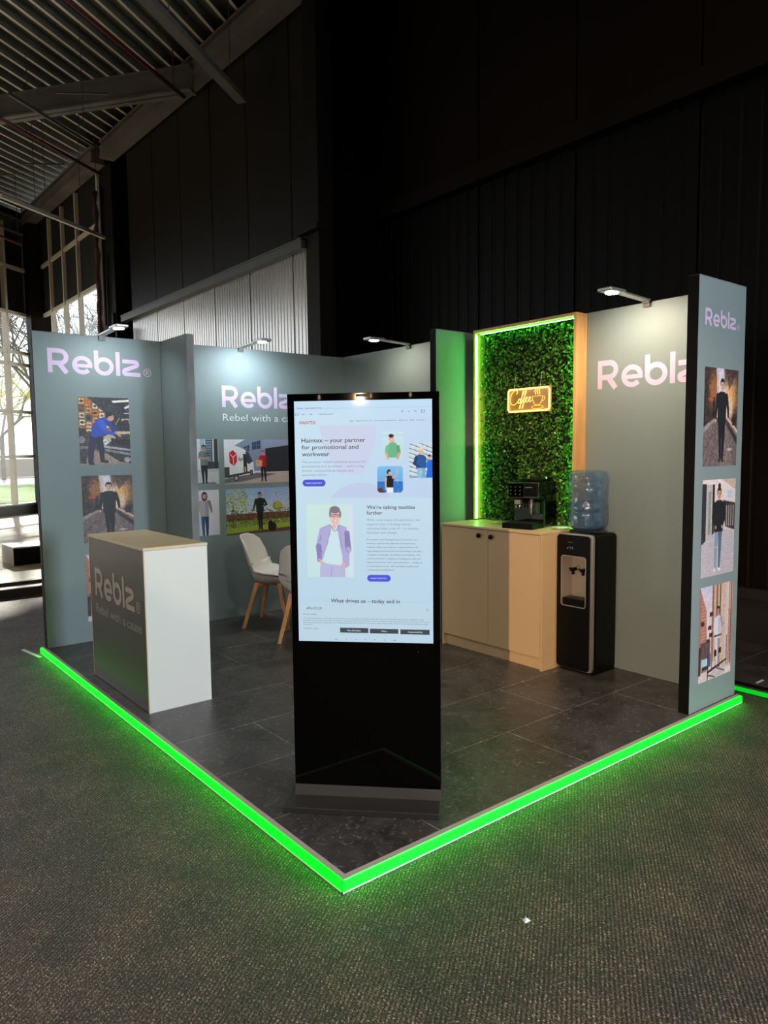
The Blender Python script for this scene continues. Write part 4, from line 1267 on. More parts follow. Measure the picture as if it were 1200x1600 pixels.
# scraps of paper on the carpet
for (x, y, s, lab) in ((.375, -.536, .013, 'small white paper scrap on the carpet in front of the booth'), (2.87, -.33, .02, 'white paper scrap on the carpet near the right panel')):
    m_ = MB(); m_.add([(-s, -s * .6, 0.002), (s, -s * .8, .002), (s * .8, s * .7, .006), (-s * .4, s, .002), (0, 0, .012)], [(0, 1, 4), (1, 2, 4), (2, 3, 4), (3, 0, 4), (3, 2, 1, 0)])
    o = m_.build('paper_scrap', M_WHITEPL); o.location = (x, y, FZ + .001); tag(o, lab, 'paper scrap')

# --- partition walls
H = 2.5
A_Y = 4.076
def partition(label, box, loc, faces_edge=None, edge_mat=M_BLACKEDGE):
    """box = x0,y0,x1,y1; faces_edge: side that shows its end profile"""
    t = thing('partition_wall', label, 'partition', loc, 0, None)
    x0, y0, x1, y1 = box
    off = loc
    e = .004
    m_ = MB(off)
    m_.box(x0, y0, 0.0, x1, y1, H)
    m_.build('fabric_panel', M_FABRIC, t, bevel=.003)
    if faces_edge:
        m_ = MB(off)
        if faces_edge == '-x': m_.box(x0 - e, y0 + .001, 0.0, x0, y1 + e, H + .002)
        if faces_edge == '-y': m_.box(x0 + .001, y0 - e, 0.0, x1 + e, y0, H + .002)
        m_.build('end_profile', edge_mat, t)
    m_ = MB(off); m_.box(x0, y0, H, x1, y1, H + .004); m_.build('top_profile', M_GREYEDGE, t)
    return t

WA = partition('left back wall panel with large lilac wordmark and a column of three pictures', (.022, A_Y, 1.044, 4.136), (.53, 4.10, 0), '-x')
WB = partition('back wall panel with wordmark, slogan and picture grid behind the chairs', (1.105, A_Y, 3.03, 4.136), (2.06, 4.10, 0))
WF1 = partition('short sage fin with worn grey end between the two back wall panels', (1.045, 3.552, 1.104, 4.136), (1.075, 3.8, 0), '-y', M_GREYEDGE)
WD1 = partition('side wall panel in the back corner behind the screen', (2.970, 2.272, 3.03, A_Y - .001), (3.0, 3.1, 0))
WF2 = partition('short fin with black end glowing green beside the plant wall', (2.536, 2.211, 3.03, 2.271), (2.78, 2.24, 0), '-x')
WD2 = partition('side wall panel with pinkish wordmark beside the water dispenser', (2.970, .092, 3.03, 2.210), (3.0, 1.1, 0))
WE = partition('front right panel with three tall pictures and black end', (2.490, .030, 3.045, .090), (2.77, .06, 0), '-x')

plA = Plane((0, A_Y, 0), (1, 0, 0), (0, 0, 1), (0, -1, 0))
plE = Plane((0, .030, 0), (1, 0, 0), (0, 0, 1), (0, -1, 0))
plD = Plane((2.970, 0, 0), (0, -1, 0), (0, 0, 1), (-1, 0, 0))

offA, offB, offD, offE = (.53, 4.10, 0), (2.06, 4.10, 0), (3.0, 1.1, 0), (2.77, .06, 0)
def lettering(name, pl, material, parent, off, fn):
    m_ = MB(off); fn(m_, pl); return m_.build(name, material, parent, fixn=False)
lettering('logo_print', plA, M_LILAC, WA, offA, lambda m_, p_: logo_strokes(m_, p_, .127, 2.192, .190))
lettering('logo_print', plA, M_LILAC, WB, offB, lambda m_, p_: logo_strokes(m_, p_, 1.608, 1.963, .195))
lettering('slogan_print', plA, M_WHITEPRINT, WB, offB, lambda m_, p_: text(m_, p_, 'Rebel with a cause', 1.612, 1.838, width=.88, cap=.066, h=.0015, thin=-.004))
lettering('logo_print', plD, M_LILAC, WD2, offD, lambda m_, p_: logo_strokes(m_, p_, -1.012, 1.962, .195))
lettering('logo_print', plE, M_LILAC, WE, offE, lambda m_, p_: logo_strokes(m_, p_, 2.560, 2.236, .094))
alley = alley_picture(); street = street_picture()
print_mesh('photo_print', mechanic_picture(), plA, .339, 1.459, .412, .551, WA, offA, M_PRINT, label='picture of a mechanic in a blue top leaning over a car')
print_mesh('photo_print', alley, plA, .341, .820, .414, .550, WA, offA, M_PRINT, label='picture of a man in a black sweater walking down an alley')
print_mesh('photo_print', street, plA, .346, .168, .414, .555, WA, offA, M_PRINT, label='picture of a person in white on a city street')
print_mesh('photo_print', plaza_picture(), plA, 1.135, 1.262, .421, .410, WB, offB, M_PRINT, label='picture of a young man in a grey t-shirt')
print_mesh('photo_print', hoodie_picture(), plA, 1.128, .796, .421, .414, WB, offB, M_PRINT, label='picture of a person in a grey hoodie and jeans')
print_mesh('photo_print', van_picture(), plA, 1.613, 1.256, .80, .412, WB, offB, M_PRINT, label='picture of a courier in red with a parcel by a white van')
print_mesh('photo_print', garden_picture(), plA, 1.618, .778, .80, .430, WB, offB, M_PRINT, label='picture of a gardener in dark workwear')
print_mesh('photo_print', alley, plE, 2.573, 1.438, .400, .566, WE, offE, M_PRINT, label='picture of a man in a black sweater walking down an alley')
print_mesh('photo_print', woman_picture(), plE, 2.580, .790, .397, .570, WE, offE, M_PRINT, label='picture of a woman in a black hoodie and ripped jeans')
print_mesh('photo_print', street, plE, 2.585, .162, .393, .570, WE, offE, M_PRINT, label='picture of a person in white on a city street')

# --- arm lamps on top of the walls
def arm_lamp(name_label, mount, d, energy, color):
    """mount on the wall top; d = direction away from the wall"""
    mount = Vector(mount); d = Vector(d)
    t = thing('arm_spotlight', name_label, 'lamp', tuple(mount), 0, 'arm spotlights on the booth walls')
    s = Vector((0, 0, 1)).cross(d)
    m_ = MB(mount); m_.bar(mount - d * .07, mount + d * .02, .05, .012); m_.bar(mount + Vector((0, 0, -.03)) + d * .004, mount + Vector((0, 0, .02)) + d * .004, .05, .012, up=d)
    m_.build('clamp', M_GREYMETAL, t)
    m_ = MB(mount); m_.bar(mount + Vector((0, 0, .012)), mount + d * .34 + Vector((0, 0, .026)), .052, .014); m_.build('arm', M_ALU, t, bevel=.003)
    hd = mount + d * .40 + Vector((0, 0, .025))
    m_ = MB(mount); m_.bar(hd - d * .085, hd + d * .085, .10, .024); m_.build('lamp_head', M_ALU, t, bevel=.008)
    m_ = MB(mount); m_.lathe([(.0, -.017), (.040, -.017), (.040, -.012), (0, -.012)], tuple(hd), 20); m_.build('diffuser', M_LAMPLED, t)
    l = add_light('arm_lamp_light', 'SPOT', tuple(hd + Vector((0, 0, -.03))), tuple((-d * .55 + Vector((0, 0, -1))).normalized()), energy, color, spot=radians(165), blend=.8, radius=.03)
    return t
arm_lamp('lamp arm above the left back wall panel', (.549, A_Y - .012, H), (0, -1, 0), 13, (.85, .93, 1.0))
arm_lamp('lamp arm above the slogan panel throwing a bluish pool', (1.806, A_Y - .012, H), (0, -1, 0), 38, (.80, .91, 1.0))
arm_lamp('lamp arm over the back corner beside the fin', (2.958, 3.027, H), (-1, 0, 0), 16, (1.0, .84, .64))
arm_lamp('lit lamp arm glaring above the right wordmark', (2.958, .633, H), (-1, 0, 0), 36, (1.0, .78, .56))

# --- counter
cx0, cx1, cy0, cy1, ch = .092, .4946, 2.105, 3.130, .996
off = (.29, 2.62, 0)
CT = thing('reception_counter', 'white box counter with glossy dark sage front near the green edge', 'counter', off)
m_ = MB(off); m_.box(cx0 + .006, cy0 + .001, 0, cx1, cy1, ch - .019); m_.build('body', M_WHITEBOARD, CT, bevel=.002)
m_ = MB(off); m_.box(cx0 - .002, cy0 - .001, ch - .018, cx1 + .002, cy1 + .002, ch); m_.build('top', M_BIRCH, CT, bevel=.0015, label='pale birch top')
m_ = MB(off); m_.box(cx0 + .002, cy0 + .006, .004, cx0 + .006, cy1 - .006, ch - .020); m_.build('front_graphic', M_GRAPHIC, CT, label='glossy dark sage front')
for b in ((cx0, cy0 - .0005, 0, cx0 + .007, cy0 + .006, ch - .018), (cx0, cy1 - .006, 0, cx0 + .007, cy1, ch - .018)):
    m_ = MB(off); m_.box(*b); m_.build('edge_band', M_BIRCH, CT)
plC = Plane((cx0 + .002, 0, 0), (0, -1, 0), (0, 0, 1), (-1, 0, 0))
lettering('logo_print', plC, M_TAUPE, CT, off, lambda m_, p_: logo_strokes(m_, p_, -3.024, .585, .192))
lettering('slogan_print', plC, M_TAUPE, CT, off, lambda m_, p_: text(m_, p_, 'Rebel with a cause', -3.020, .468, width=.84, cap=.064, h=.0012, thin=-.004))

# --- plant wall in its timber frame
fy0, fy1, fx0, fx1, fz0, fz1 = 1.106, 2.100, 2.842, 2.968, .985, 2.500
off = (2.90, 1.60, fz0)
PWALL = thing('plant_wall', 'framed panel of artificial leaves edged with green neon above the cabinet', 'plant wall', off)
for nm, b in (('frame_side', (fx0, fy0, fz0, fx1, fy0 + .022, fz1 - .022)), ('frame_side', (fx0, fy1 - .022, fz0, fx1, fy1, fz1 - .022)), ('frame_top', (fx0, fy0, fz1 - .022, fx1, fy1, fz1))):
    m_ = MB(off); m_.box(*b); m_.build(nm, M_PINE, PWALL, bevel=.002)
m_ = MB(off); m_.box(2.956, fy0 + .022, fz0, 2.967, fy1 - .022, fz1 - .022); m_.build('backing_board', mat('dark_backing', (.006, .012, .005), .9), PWALL)
vs, fs = [], []
for i in range(6800):
    y = random.uniform(fy0 + .03, fy1 - .03); z = random.uniform(fz0 + .005, fz1 - .03)
    dep = random.random() ** .7
    if 1.27 < y < 1.59 and z < 1.35: dep *= .15
    x = 2.955 - .055 * dep
    L_ = random.uniform(.015, .027); W_ = L_ * random.uniform(.42, .62)
    d = Vector((-random.uniform(.1, 1.0), random.gauss(0, .75), random.gauss(.1, .75))).normalized()
    s = d.cross(Vector((random.gauss(0, 1), random.gauss(0, 1), random.gauss(0, 1)))).normalized()
    u_ = s.cross(d)
    p0 = Vector((x, y, z)); b = len(vs)
    fold = u_ * (W_ * .35)
    vs += [p0, p0 + d * L_ * .45 + s * W_ + fold, p0 + d * L_ * 1.1, p0 + d * L_ * .45 - s * W_ + fold, p0 + d * L_ * .5]
    fs += [(b, b + 1, b + 4), (b + 1, b + 2, b + 4), (b + 2, b + 3, b + 4), (b + 3, b, b + 4)]
m_ = MB(off); m_.add(vs, fs); o = m_.build('foliage', M_LEAF, PWALL, kind='stuff', fixn=False)
for nm, a, b in (('neon_tube', (2.838, fy1 - .042, fz0 + .006), (2.838, fy1 - .042, fz1 - .04)), ('neon_tube', (2.885, fy0 + .034, fz0 + .006), (2.885, fy0 + .034, fz1 - .05)), ('neon_tube', (2.868, fy0 + .04, fz1 - .036), (2.868, fy1 - .06, fz1 - .036))):
    m_ = MB(off); m_.tube([a, b], .0055 if a[2] < 2 else .0032, 8); m_.build(nm, M_GREENNEON, PWALL, smooth=True, label='glowing green neon tube')

# --- neon sign
off = (2.86, 1.545, 1.825)
NS = thing('neon_sign', 'small yellow neon coffee sign with cup hanging on the leaf panel', 'neon sign', off)
plN = Plane((2.868, 0, 0), (0, -1, 0), (0, 0, 1), (-1, 0, 0))
sx0, sx1, sz0, sz1 = -1.752, -1.338, 1.826, 2.012
m_ = MB(off); m_.box(2.868, 1.338, sz0, 2.872, 1.752, sz1); m_.build('acrylic_board', M_ACRYLIC, NS)
def neon(name, pts, r, material, closed=False, h=.010):
    m_ = MB(off); m_.tube([plN.at(a, b, h) for a, b in pts], r, 6, closed=closed); return m_.build(name, material, NS, smooth=True)
rr_ = .022; i_ = .010
bd = arc(sx1 - i_ - rr_, sz1 - i_ - rr_, rr_, rr_, 0, 90, 6) + arc(sx0 + i_ + rr_, sz1 - i_ - rr_, rr_, rr_, 90, 180, 6) + arc(sx0 + i_ + rr_, sz0 + i_ + rr_, rr_, rr_, 180, 270, 6) + arc(sx1 - i_ - rr_, sz0 + i_ + rr_, rr_, rr_, 270, 360, 6)
neon('border_tube', bd, .0052, M_YELLOWNEON, True)
def sg(pts, x, z, k): return [(sx0 + x + a * k, sz0 + z + b * k) for a, b in pts]
K = .0115
Cc = [(5.6, 7.6), (6.6, 8.8), (6.0, 10.2), (4.2, 10.4), (1.8, 8.6), (.2, 5.2), (.4, 2.2), (2.2, .6), (4.6, 1.0), (6.8, 2.6)]
oo = [(6.8, 2.6), (7.6, 4.4), (8.6, 4.6), (9.2, 3.2), (8.4, 1.6), (7.2, 1.6), (6.9, 3.0), (8.4, 4.4), (9.8, 4.2)]
f1 = [(9.8, 4.2), (11.2, 7.2), (12.0, 9.4), (11.4, 10.0), (10.6, 7.6), (9.6, 2.6), (8.8, -1.4), (7.8, -2.0), (8.4, .0), (10.6, 2.4)]
f2 = [(10.6, 2.4), (13.0, 6.8), (14.2, 9.4), (13.6, 10.2), (12.8, 7.8), (11.8, 2.6), (11.0, -1.4), (10.1, -2.0), (10.8, .2), (12.8, 2.6)]
e1 = [(12.8, 2.6), (14.6, 4.0), (14.8, 5.4), (13.8, 5.4), (13.2, 3.4), (14.0, 1.8), (15.8, 2.8)]
e2 = [(15.8, 2.8), (17.4, 4.2), (17.5, 5.5), (16.5, 5.4), (15.9, 3.4), (16.8, 1.8), (18.6, 3.2)]
wordpts = smooth2(Cc + oo[1:] + f1[1:] + f2[1:] + e1[1:] + e2[1:], 2)
neon('coffee_lettering', sg(wordpts, .028, .052, K), .0017, M_YELLOWNEON2)
cupx, cupz = .246, .052
neon('cup_outline', [(sx0 + cupx + a, sz0 + cupz + b) for a, b in smooth2([(0, .062), (.098, .066), (.096, .040), (.074, .004), (.066, -.002), (.030, -.002), (.020, .004), (.003, .040), (0, .062)], 1)], .0020, M_YELLOWNEON3)
neon('cup_handle', [(sx0 + cupx + a, sz0 + cupz + b) for a, b in smooth2([(.096, .058), (.116, .060), (.118, .040), (.100, .024), (.088, .022)], 2)], .0018, M_YELLOWNEON3)
neon('saucer_outline', [(sx0 + cupx + a, sz0 + cupz + b) for a, b in arc(.048, -.018, .056, .012, 0, 360, 24)[:-1]], .0018, M_YELLOWNEON3, True)
for k_ in range(3):
    neon('steam_line', [(sx0 + cupx + .028 + k_ * .020 + .005 * sin(q_ * 1.5), sz0 + cupz + .076 + q_ * .0075) for q_ in range(6)], .0016, M_YELLOWNEON2)
for yy in (1.69, 1.44):
    m_ = MB(off); m_.tube([(2.868, yy, sz1), (2.875, yy - .012, sz1 + .11)], .0012, 4); m_.build('hanging_cord', M_WHITEPL, NS)

# --- cabinet
kx0, kx1, ky0, ky1, kh = 2.5035, 2.968, 1.114, 2.118, .975
off = (2.73, 1.62, 0)
CB = thing('cabinet', 'cream two-door cabinet with black knobs below the plant wall', 'cabinet', off)
m_ = MB(off); m_.box(kx0 + .02, ky0 + .018, .088, kx1, ky1 - .018, kh - .019); m_.build('carcass', M_CREAM, CB)
for b in ((kx0, ky0, 0, kx1, ky0 + .018, kh - .018), (kx0, ky1 - .018, 0, kx1, ky1, kh - .018)):
    m_ = MB(off); m_.box(*b); m_.build('side_panel', M_CREAM, CB, bevel=.001)
m_ = MB(off); m_.box(kx0 + .030, ky0 + .018, 0, kx0 + .046, ky1 - .018, .086); m_.build('plinth', M_CREAM, CB)
m_ = MB(off); m_.box(kx0 - .012, ky0 - .001, kh - .0165, kx1, ky1 + .001, kh); m_.build('worktop', M_CREAM, CB, bevel=.0015)
for (a, b, kn) in ((1.6235, ky1 - .020, 1.703), (ky0 + .020, 1.6205, 1.580)):
    m_ = MB(off); m_.box(kx0 - .001, a, .092, kx0 + .017, b, kh - .022); d_ = m_.build('door', M_CREAM, CB, bevel=.0012)
    m_ = MB(off); m_.lathe([(.0, kx0 - .030), (.015, kx0 - .029), (.018, kx0 - .022), (.016, kx0 - .012), (.008, kx0 - .010), (.008, kx0 - .001)], (0, kn, .909), 20, axis='x'); m_.build('knob', M_BLACKPL, d_, smooth=True, label='round black knob')

# --- coffee machine
ang = math.atan2(-.974, .228) # direction of local +x
CMc = Vector((2.765, 1.435, kh))
CM = thing('coffee_machine', 'black automatic coffee machine on the cream cabinet', 'coffee machine', tuple(CMc), radians(-90 + 11))
# local: x runs to the right seen from the front, -y is the front
def cmb(x0, y0, z0, x1, y1, z1, name, material, bevel=.004, parent=None, label=None):
    m_ = MB(); m_.box(x0, y0, z0, x1, y1, z1); return m_.build(name, material, parent or CM, bevel=bevel, label=label)
cmb(-.125, -.205, 0, .125, -.03, .040, 'drip_tray', M_BLACKPL)
cmb(-.105, -.195, .0405, .105, -.06, .044, 'tray_grille', M_DARKMETAL, .001)
m_ = MB(); prof_ = [(-.035, .040), (-.060, .18), (-.060, .19), (.135, .19), (.135, .0), (-.03, .0)]
m_.prism([(-.122, y, z) for y, z in [(-.03, 0), (.178, 0), (.178, .200), (-.03, .200)]], (0, 0, 0), (.244, 0, 0)); m_.build('body', M_BLACKGLOSS, CM, bevel=.006)
m_ = MB(); m_.prism([(-.122, y, z) for y, z in [(-.115, .215), (-.03, .200), (.178, .200), (.178, .335), (-.105, .335), (-.118, .325)]], (0, 0, 0), (.244, 0, 0)); hd_ = m_.build('head', M_BLACKGLOSS, CM, bevel=.006)
m_ = MB(); m_.prism([(-.118, y, z) for y, z in [(-.112, .226), (-.121, .226), (-.121, .322), (-.112, .322)]], (0, 0, 0), (.118, 0, 0)); m_.build('control_panel', M_BLACKGLASS, CM, bevel=.002)
cmb(.006, -.121, .232, .112, -.112, .318, 'side_display', M_BLACKPL, .003)
cmb(.020, -.1225, .295, .075, -.121, .300, 'display_line', M_SILVER, 0)
for j in range(3):
    for k_ in range(3):
        m_ = MB(); m_.lathe([(0, -.1225), (.006, -.1225), (.006, -.120)], (-.100 + k_ * .038, 0, .300 - j * .027), 12, axis='y'); m_.build('button', M_GREYMETAL, CM)
cmb(-.080, -.105, .170, -.030, -.070, .205, 'coffee_spout', M_SILVER, .004)
for sx_ in (-.068, -.042):
    m_ = MB(); m_.lathe([(.006, .135), (.007, .172)], (sx_, -.09, 0), 10); m_.build('spout_nozzle', M_CHROME, CM, smooth=True)
m_ = MB(); m_.tube([(.060, -.100, .21), (.062, -.108, .15), (.062, -.110, .10)], [.011, .008, .007], 10); m_.build('milk_wand', M_SILVER, CM, smooth=True)
cmb(.030, -.100, .10, .095, -.035, .19, 'milk_unit', M_DARKMETAL, .006)
cmb(-.08, -.02, .336, .09, .15, .352, 'bean_lid', M_BLACKPL, .006)
m_ = MB(); m_.lathe([(.0, .352), (.009, .352), (.010, .372), (.0, .374)], (.112, .02, 0), 14); m_.build('top_knob', M_CHROME, CM, smooth=True)
m_ = MB(); m_.box(.1222, .00, .215, .1245, .16, .235); m_.box(.1222, .0, .20, .1235, .12, .204); m_.build('side_trim', M_CHROME, CM)
m_ = MB(); m_.box(.1225, -.01, .05, .126, .16, .19); m_.build('water_tank_window', M_BLACKGLASS, CM, bevel=.002)

# --- little glass dish beside the machine
o = MB().lathe([(0, .0), (.045, .0), (.062, .008), (.064, .011), (.058, .010), (.043, .004), (0, .004)], (0, 0, 0), 28).build('saucer', M_WHITEPL, smooth=True)
o.location = (2.80, 1.185, kh); tag(o, 'small saucer glowing green between coffee machine and water bottle', 'saucer')

# --- water dispenser
wx0, wx1, wy0, wy1, wh = 2.650, 2.950, .815, 1.100, .968
off = (2.80, .957, 0)
WD = thing('water_dispenser', 'tall black water dispenser with silver trim and two taps', 'water dispenser', off)
m_ = MB(off); m_.box(wx0 + .028, wy0, .012, wx1, wy1 + .002, wh); m_.build('body', M_BLACKPL, WD, bevel=.030, seg=5)
m_ = MB(off); m_.box(wx0 + .035, wy0 + .012, .0, wx1 - .01, wy1 - .01, .03); m_.build('foot', M_BLACKEDGE, WD)
def yz_round(y0, y1, z0, z1, r, n=6):
    return arc(y1 - r, z1 - r, r, r, 0, 90, n) + arc(y0 + r, z1 - r, r, r, 90, 180, n) + arc(y0 + r, z0 + r, r, r, 180, 270, n) + arc(y1 - r, z0 + r, r, r, 270, 360, n)
oy0, oy1, oz0, oz1 = .868, 1.062, .468, .810
fpy0, fpy1 = wy0 + .022, wy1 + .004
def frame_mesh(x0, x1, outer, inner):
    n = len(outer)
    vs = [(x0, a, b) for a, b in outer] + [(x0, a, b) for a, b in inner] + [(x1, a, b) for a, b in outer] + [(x1, a, b) for a, b in inner]
    fs = []
    for i in range(n):
        j = (i + 1) % n
        fs += [(i, j, n + j, n + i), (2 * n + i, 3 * n + i, 3 * n + j, 2 * n + j), (i, 2 * n + i, 2 * n + j, j), (n + i, n + j, 3 * n + j, 3 * n + i)]
    return vs, fs
m_ = MB(off); m_.add(*frame_mesh(wx0 + .010, wx0 + .030, yz_round(wy0 - .001, wy1 + .004, .020, wh + .002, .028), yz_round(oy0, oy1, oz0, oz1, .018))); m_.build('silver_surround', M_SILVER, WD, bevel=.004, label='silver trim around the front')
m_ = MB(off); m_.add(*frame_mesh(wx0, wx0 + .012, yz_round(fpy0, fpy1, .026, wh - .010, .022), yz_round(oy0 - .004, oy1 + .004, oz0 - .004, oz1 + .004, .02))); m_.build('front_panel', M_BLACKPL, WD, bevel=.003)
m_ = MB(off); m_.add(*frame_mesh(wx0 - .003, wx0 + .010, yz_round(oy0 - .006, oy1 + .006, oz0 - .006, oz1 + .006, .022), yz_round(oy0, oy1, oz0, oz1, .018))); m_.build('niche_rim', M_SILVER, WD)
m_ = MB(off)
dx = wx0 + .105
m_.add([(wx0 + .005, oy0, oz0), (wx0 + .005, oy1, oz0), (wx0 + .005, oy1, oz1), (wx0 + .005, oy0, oz1), (dx, oy0 + .01, oz0), (dx, oy1 - .01, oz0), (dx, oy1 - .01, oz1 - .02), (dx, oy0 + .01, oz1 - .02)],
       [(4, 5, 6, 7), (0, 1, 5, 4), (1, 2, 6, 5), (2, 3, 7, 6), (3, 0, 4, 7)])
m_.build('niche', mat('niche_silver', (.42, .38, .34), .35, metal=.4), WD, fixn=False, label='recessed silver niche')
# hollow the body behind the niche
bodyo = [c for c in WD.children if c.name.startswith('body')][0]
cut = MB(off).box(wx0 + .02, oy0 - .002, oz0 - .002, dx + .003, oy1 + .002, oz1 + .002).build('niche_cut', M_BLACKPL)
cut.location = off
bpy.context.view_layer.update()
md = bodyo.modifiers.new('niche', 'BOOLEAN'); md.object = cut; md.operation = 'DIFFERENCE'; md.solver = 'EXACT'
dg = bpy.context.evaluated_depsgraph_get(); dg.update()
newme = bpy.data.meshes.new_from_object(bodyo.evaluated_get(dg))
bodyo.modifiers.clear(); bodyo.data = newme
bpy.data.objects.remove(cut)
m_ = MB(off); m_.box(wx0 + .004, oy0 + .004, oz0 + .001, dx - .004, oy1 - .004, oz0 + .050); m_.build('drip_tray', M_BLACKPL, WD, bevel=.005)
for yy in (1.000, .918):
    m_ = MB(off); m_.lathe([(.016, dx), (.018, dx - .012), (.010, dx - .030), (.010, dx - .036)], (0, yy, .720), 16, axis='x'); tp = m_.build('tap_collar', M_SILVER, WD, smooth=True)
    m_ = MB(off); m_.bar((dx - .03, yy, .716), (dx - .085, yy, .716), .022, .022); m_.tube([(dx - .062, yy, .716), (dx - .062, yy, .680)], .010, 10); m_.bar((dx - .08, yy - .018, .722), (dx - .08, yy + .018, .722), .014, .014); m_.build('tap', M_BLACKPL, WD, bevel=.003)
for k_, (yy, zz) in enumerate(((1.010, .872), (.992, .876), (.974, .873), (.974, .866), (.992, .865), (1.018, .864))):
    m_ = MB(off); m_.lathe([(0, wx0 - .0012), (.0018, wx0 - .0012), (.0018, wx0)], (0, yy, zz), 8, axis='x'); m_.build('indicator_light', mat('indicator', (.5, .5, .5), .4, emis=(.9, .95, 1), estr=.5), WD)
m_ = MB(off); m_.box(wx0 - .0008, .975, .906, wx0, 1.015, .9105); m_.build('name_badge', M_GREYMETAL, WD)
m_ = MB(off); m_.lathe([(.126, wh - .001), (.124, wh + .018), (.100, wh + .022), (.085, wh + .012), (0, wh + .010)], (2.80, .958, 0), 36); m_.build('bottle_seat', M_BLACKGLOSS, WD, smooth=True)

# --- bottle standing upside down on the dispenser
bz = wh + .020
o = thing('water_bottle', 'large clear blue water bottle upside down on the dispenser', 'water bottle', (2.795, .960, bz))
pr = [(.030, .0), (.096, .006), (.112, .016), (.126, .034), (.133, .060), (.133, .118), (.128, .124), (.128, .132), (.133, .138), (.133, .168), (.127, .176), (.127, .282), (.133, .290), (.133, .322), (.128, .328), (.128, .336), (.133, .342), (.133, .372), (.128, .394), (.112, .408), (.085, .410), (.080, .402), (0, .398)]
MB().lathe(pr, (0, 0, 0), 48).build('bottle_shell', M_BOTTLE, o, smooth=True)
wpr = [(0, .006), (.092, .011), (.108, .020), (.121, .038), (.128, .062), (.128, .116), (.1235, .124), (.1235, .132), (.128, .140), (.128, .166), (.122, .176), (.122, .196), (0, .196)]
MB().lathe(wpr, (0, 0, 0), 48).build('water', M_WATER, o, smooth=True)

# --- chairs
def shell_pts(u, v, lift=0.0, shrink=1.0):
    """u: 0 seat front .. 1 top of back ; v: -1..1 across. local x = right, y = forward, z = up"""
    P = [(.215, .432, .175), (.200, .452, .195), (.10, .438, .215), (-.03, .428, .225), (-.13, .440, .225), (-.185, .490, .220), (-.215, .570, .215), (-.245, .670, .205), (-.270, .760, .185), (-.285, .815, .150)]
    k_ = u * (len(P) - 1); i = min(int(k_), len(P) - 2); f_ = k_ - i
    f_ = f_ * f_ * (3 - 2 * f_) * .35 + f_ * .65
    y, z, w = [P[i][j] * (1 - f_) + P[i + 1][j] * f_ for j in range(3)]
    side = abs(v) ** 2.6
    bend = min(1, max(0, (u - .05) / .3)) * (1 - .55 * max(0, u - .55) / .45)
    up_ = .060 * side * bend * (1.2 if u < .6 else .25)
    fw = .085 * side * min(1, max(0, (u - .35) / .25)) * (1 - .5 * max(0, u - .75) / .25)
    cornerdrop = -.035 * (abs(v) ** 3) * max(0, (u - .85) / .15)
    return Vector((v * w * shrink, y + fw, z + up_ + cornerdrop + lift))
def make_chair():
    t = thing('side_chair', 'x', 'chair', (0, 0, 0), 0, 'white shell chairs')
    NU, NV = 34, 18
    m_ = MB()
    vs = [shell_pts(i / NU, -1 + 2 * j / NV) for i in range(NU + 1) for j in range(NV + 1)]
    fs = [(i * (NV + 1) + j, i * (NV + 1) + j + 1, (i + 1) * (NV + 1) + j + 1, (i + 1) * (NV + 1) + j) for i in range(NU) for j in range(NV)]
    m_.add(vs, fs); o_ = m_.build('seat_shell', M_SHELL, t, smooth=True)
    md = o_.modifiers.new('thickness', 'SOLIDIFY'); md.thickness = .012; md.offset = -1
    # deeper bowl under the seat
    m_ = MB()
    vs = []
    for i in range(13):
        for j in range(13):
            p_ = shell_pts(.04 + .50 * i / 12, (-1 + j / 6) * .97)
            e_ = (1 - ((i - 6) / 6) ** 4) * (1 - ((j - 6) / 6) ** 4)
            vs.append(p_ + Vector((0, .0, -.012 - .045 * e_)))
    m_.add(vs, [(i * 13 + j, i * 13 + j + 1, (i + 1) * 13 + j + 1, (i + 1) * 13 + j) for i in range(12) for j in range(12)])
    m_.build('seat_underside', M_SHELL, t, smooth=True)
    m_ = MB(); vs = []
    for i in range(13):
        for j in range(13):
            p_ = shell_pts(.06 + .32 * i / 12, (-1 + j / 6) * .70)
            e_ = max(0, (1 - ((i - 6) / 6) ** 6)) * max(0, (1 - ((j - 6) / 6) ** 6))
            vs.append(p_ + Vector((0, 0, .003 + .022 * e_ ** .5)))
    m_.add(vs, [(i * 13 + j, i * 13 + j + 1, (i + 1) * 13 + j + 1, (i + 1) * 13 + j) for i in range(12) for j in range(12)])
    m_.build('seat_cushion', M_CUSHION, t, smooth=True)
    for sx_ in (-1, 1):
        for sy_ in (-1, 1):
            m_ = MB()
            a_ = Vector((sx_ * .118, sy_ * .105, .392)); b_ = Vector((sx_ * .215, sy_ * .205, 0))
            d_ = (b_ - a_).normalized()
            vs = []
            for q_, w_ in ((a_, .021), (b_, .0145)):
                for i_, j_ in ((-1, -1), (1, -1), (1, 1), (-1, 1)): vs.append(q_ + Vector((i_ * w_, j_ * w_, 0)))
            m_.add(vs, [(3, 2, 1, 0), (4, 5, 6, 7), (0, 1, 5, 4), (1, 2, 6, 5), (2, 3, 7, 6), (3, 0, 4, 7)])
            m_.build('leg', M_OAK, t, bevel=.004)
    m_ = MB(); m_.bar((-.13, -.115, .378), (.13, .115, .378), .03, .035); m_.bar((-.13, .115, .378), (.13, -.115, .378), .03, .035); m_.build('cross_frame', M_OAK, t, bevel=.003)
    return t
ch1 = make_chair()
ch2 = copy_tree(ch1)
def place_chair(o, x, y, az, lab):
    o.location = (x, y, .0); o.rotation_euler = (0, 0, radians(az - 90)); o['label'] = lab
place_chair(ch1, 1.83, 3.61, -50.6, 'white shell chair turned sideways below the garden picture, seat fully visible')
place_chair(ch2, 1.80, 3.005, 51.5, 'white shell chair seen from behind, partly hidden by the display screen')

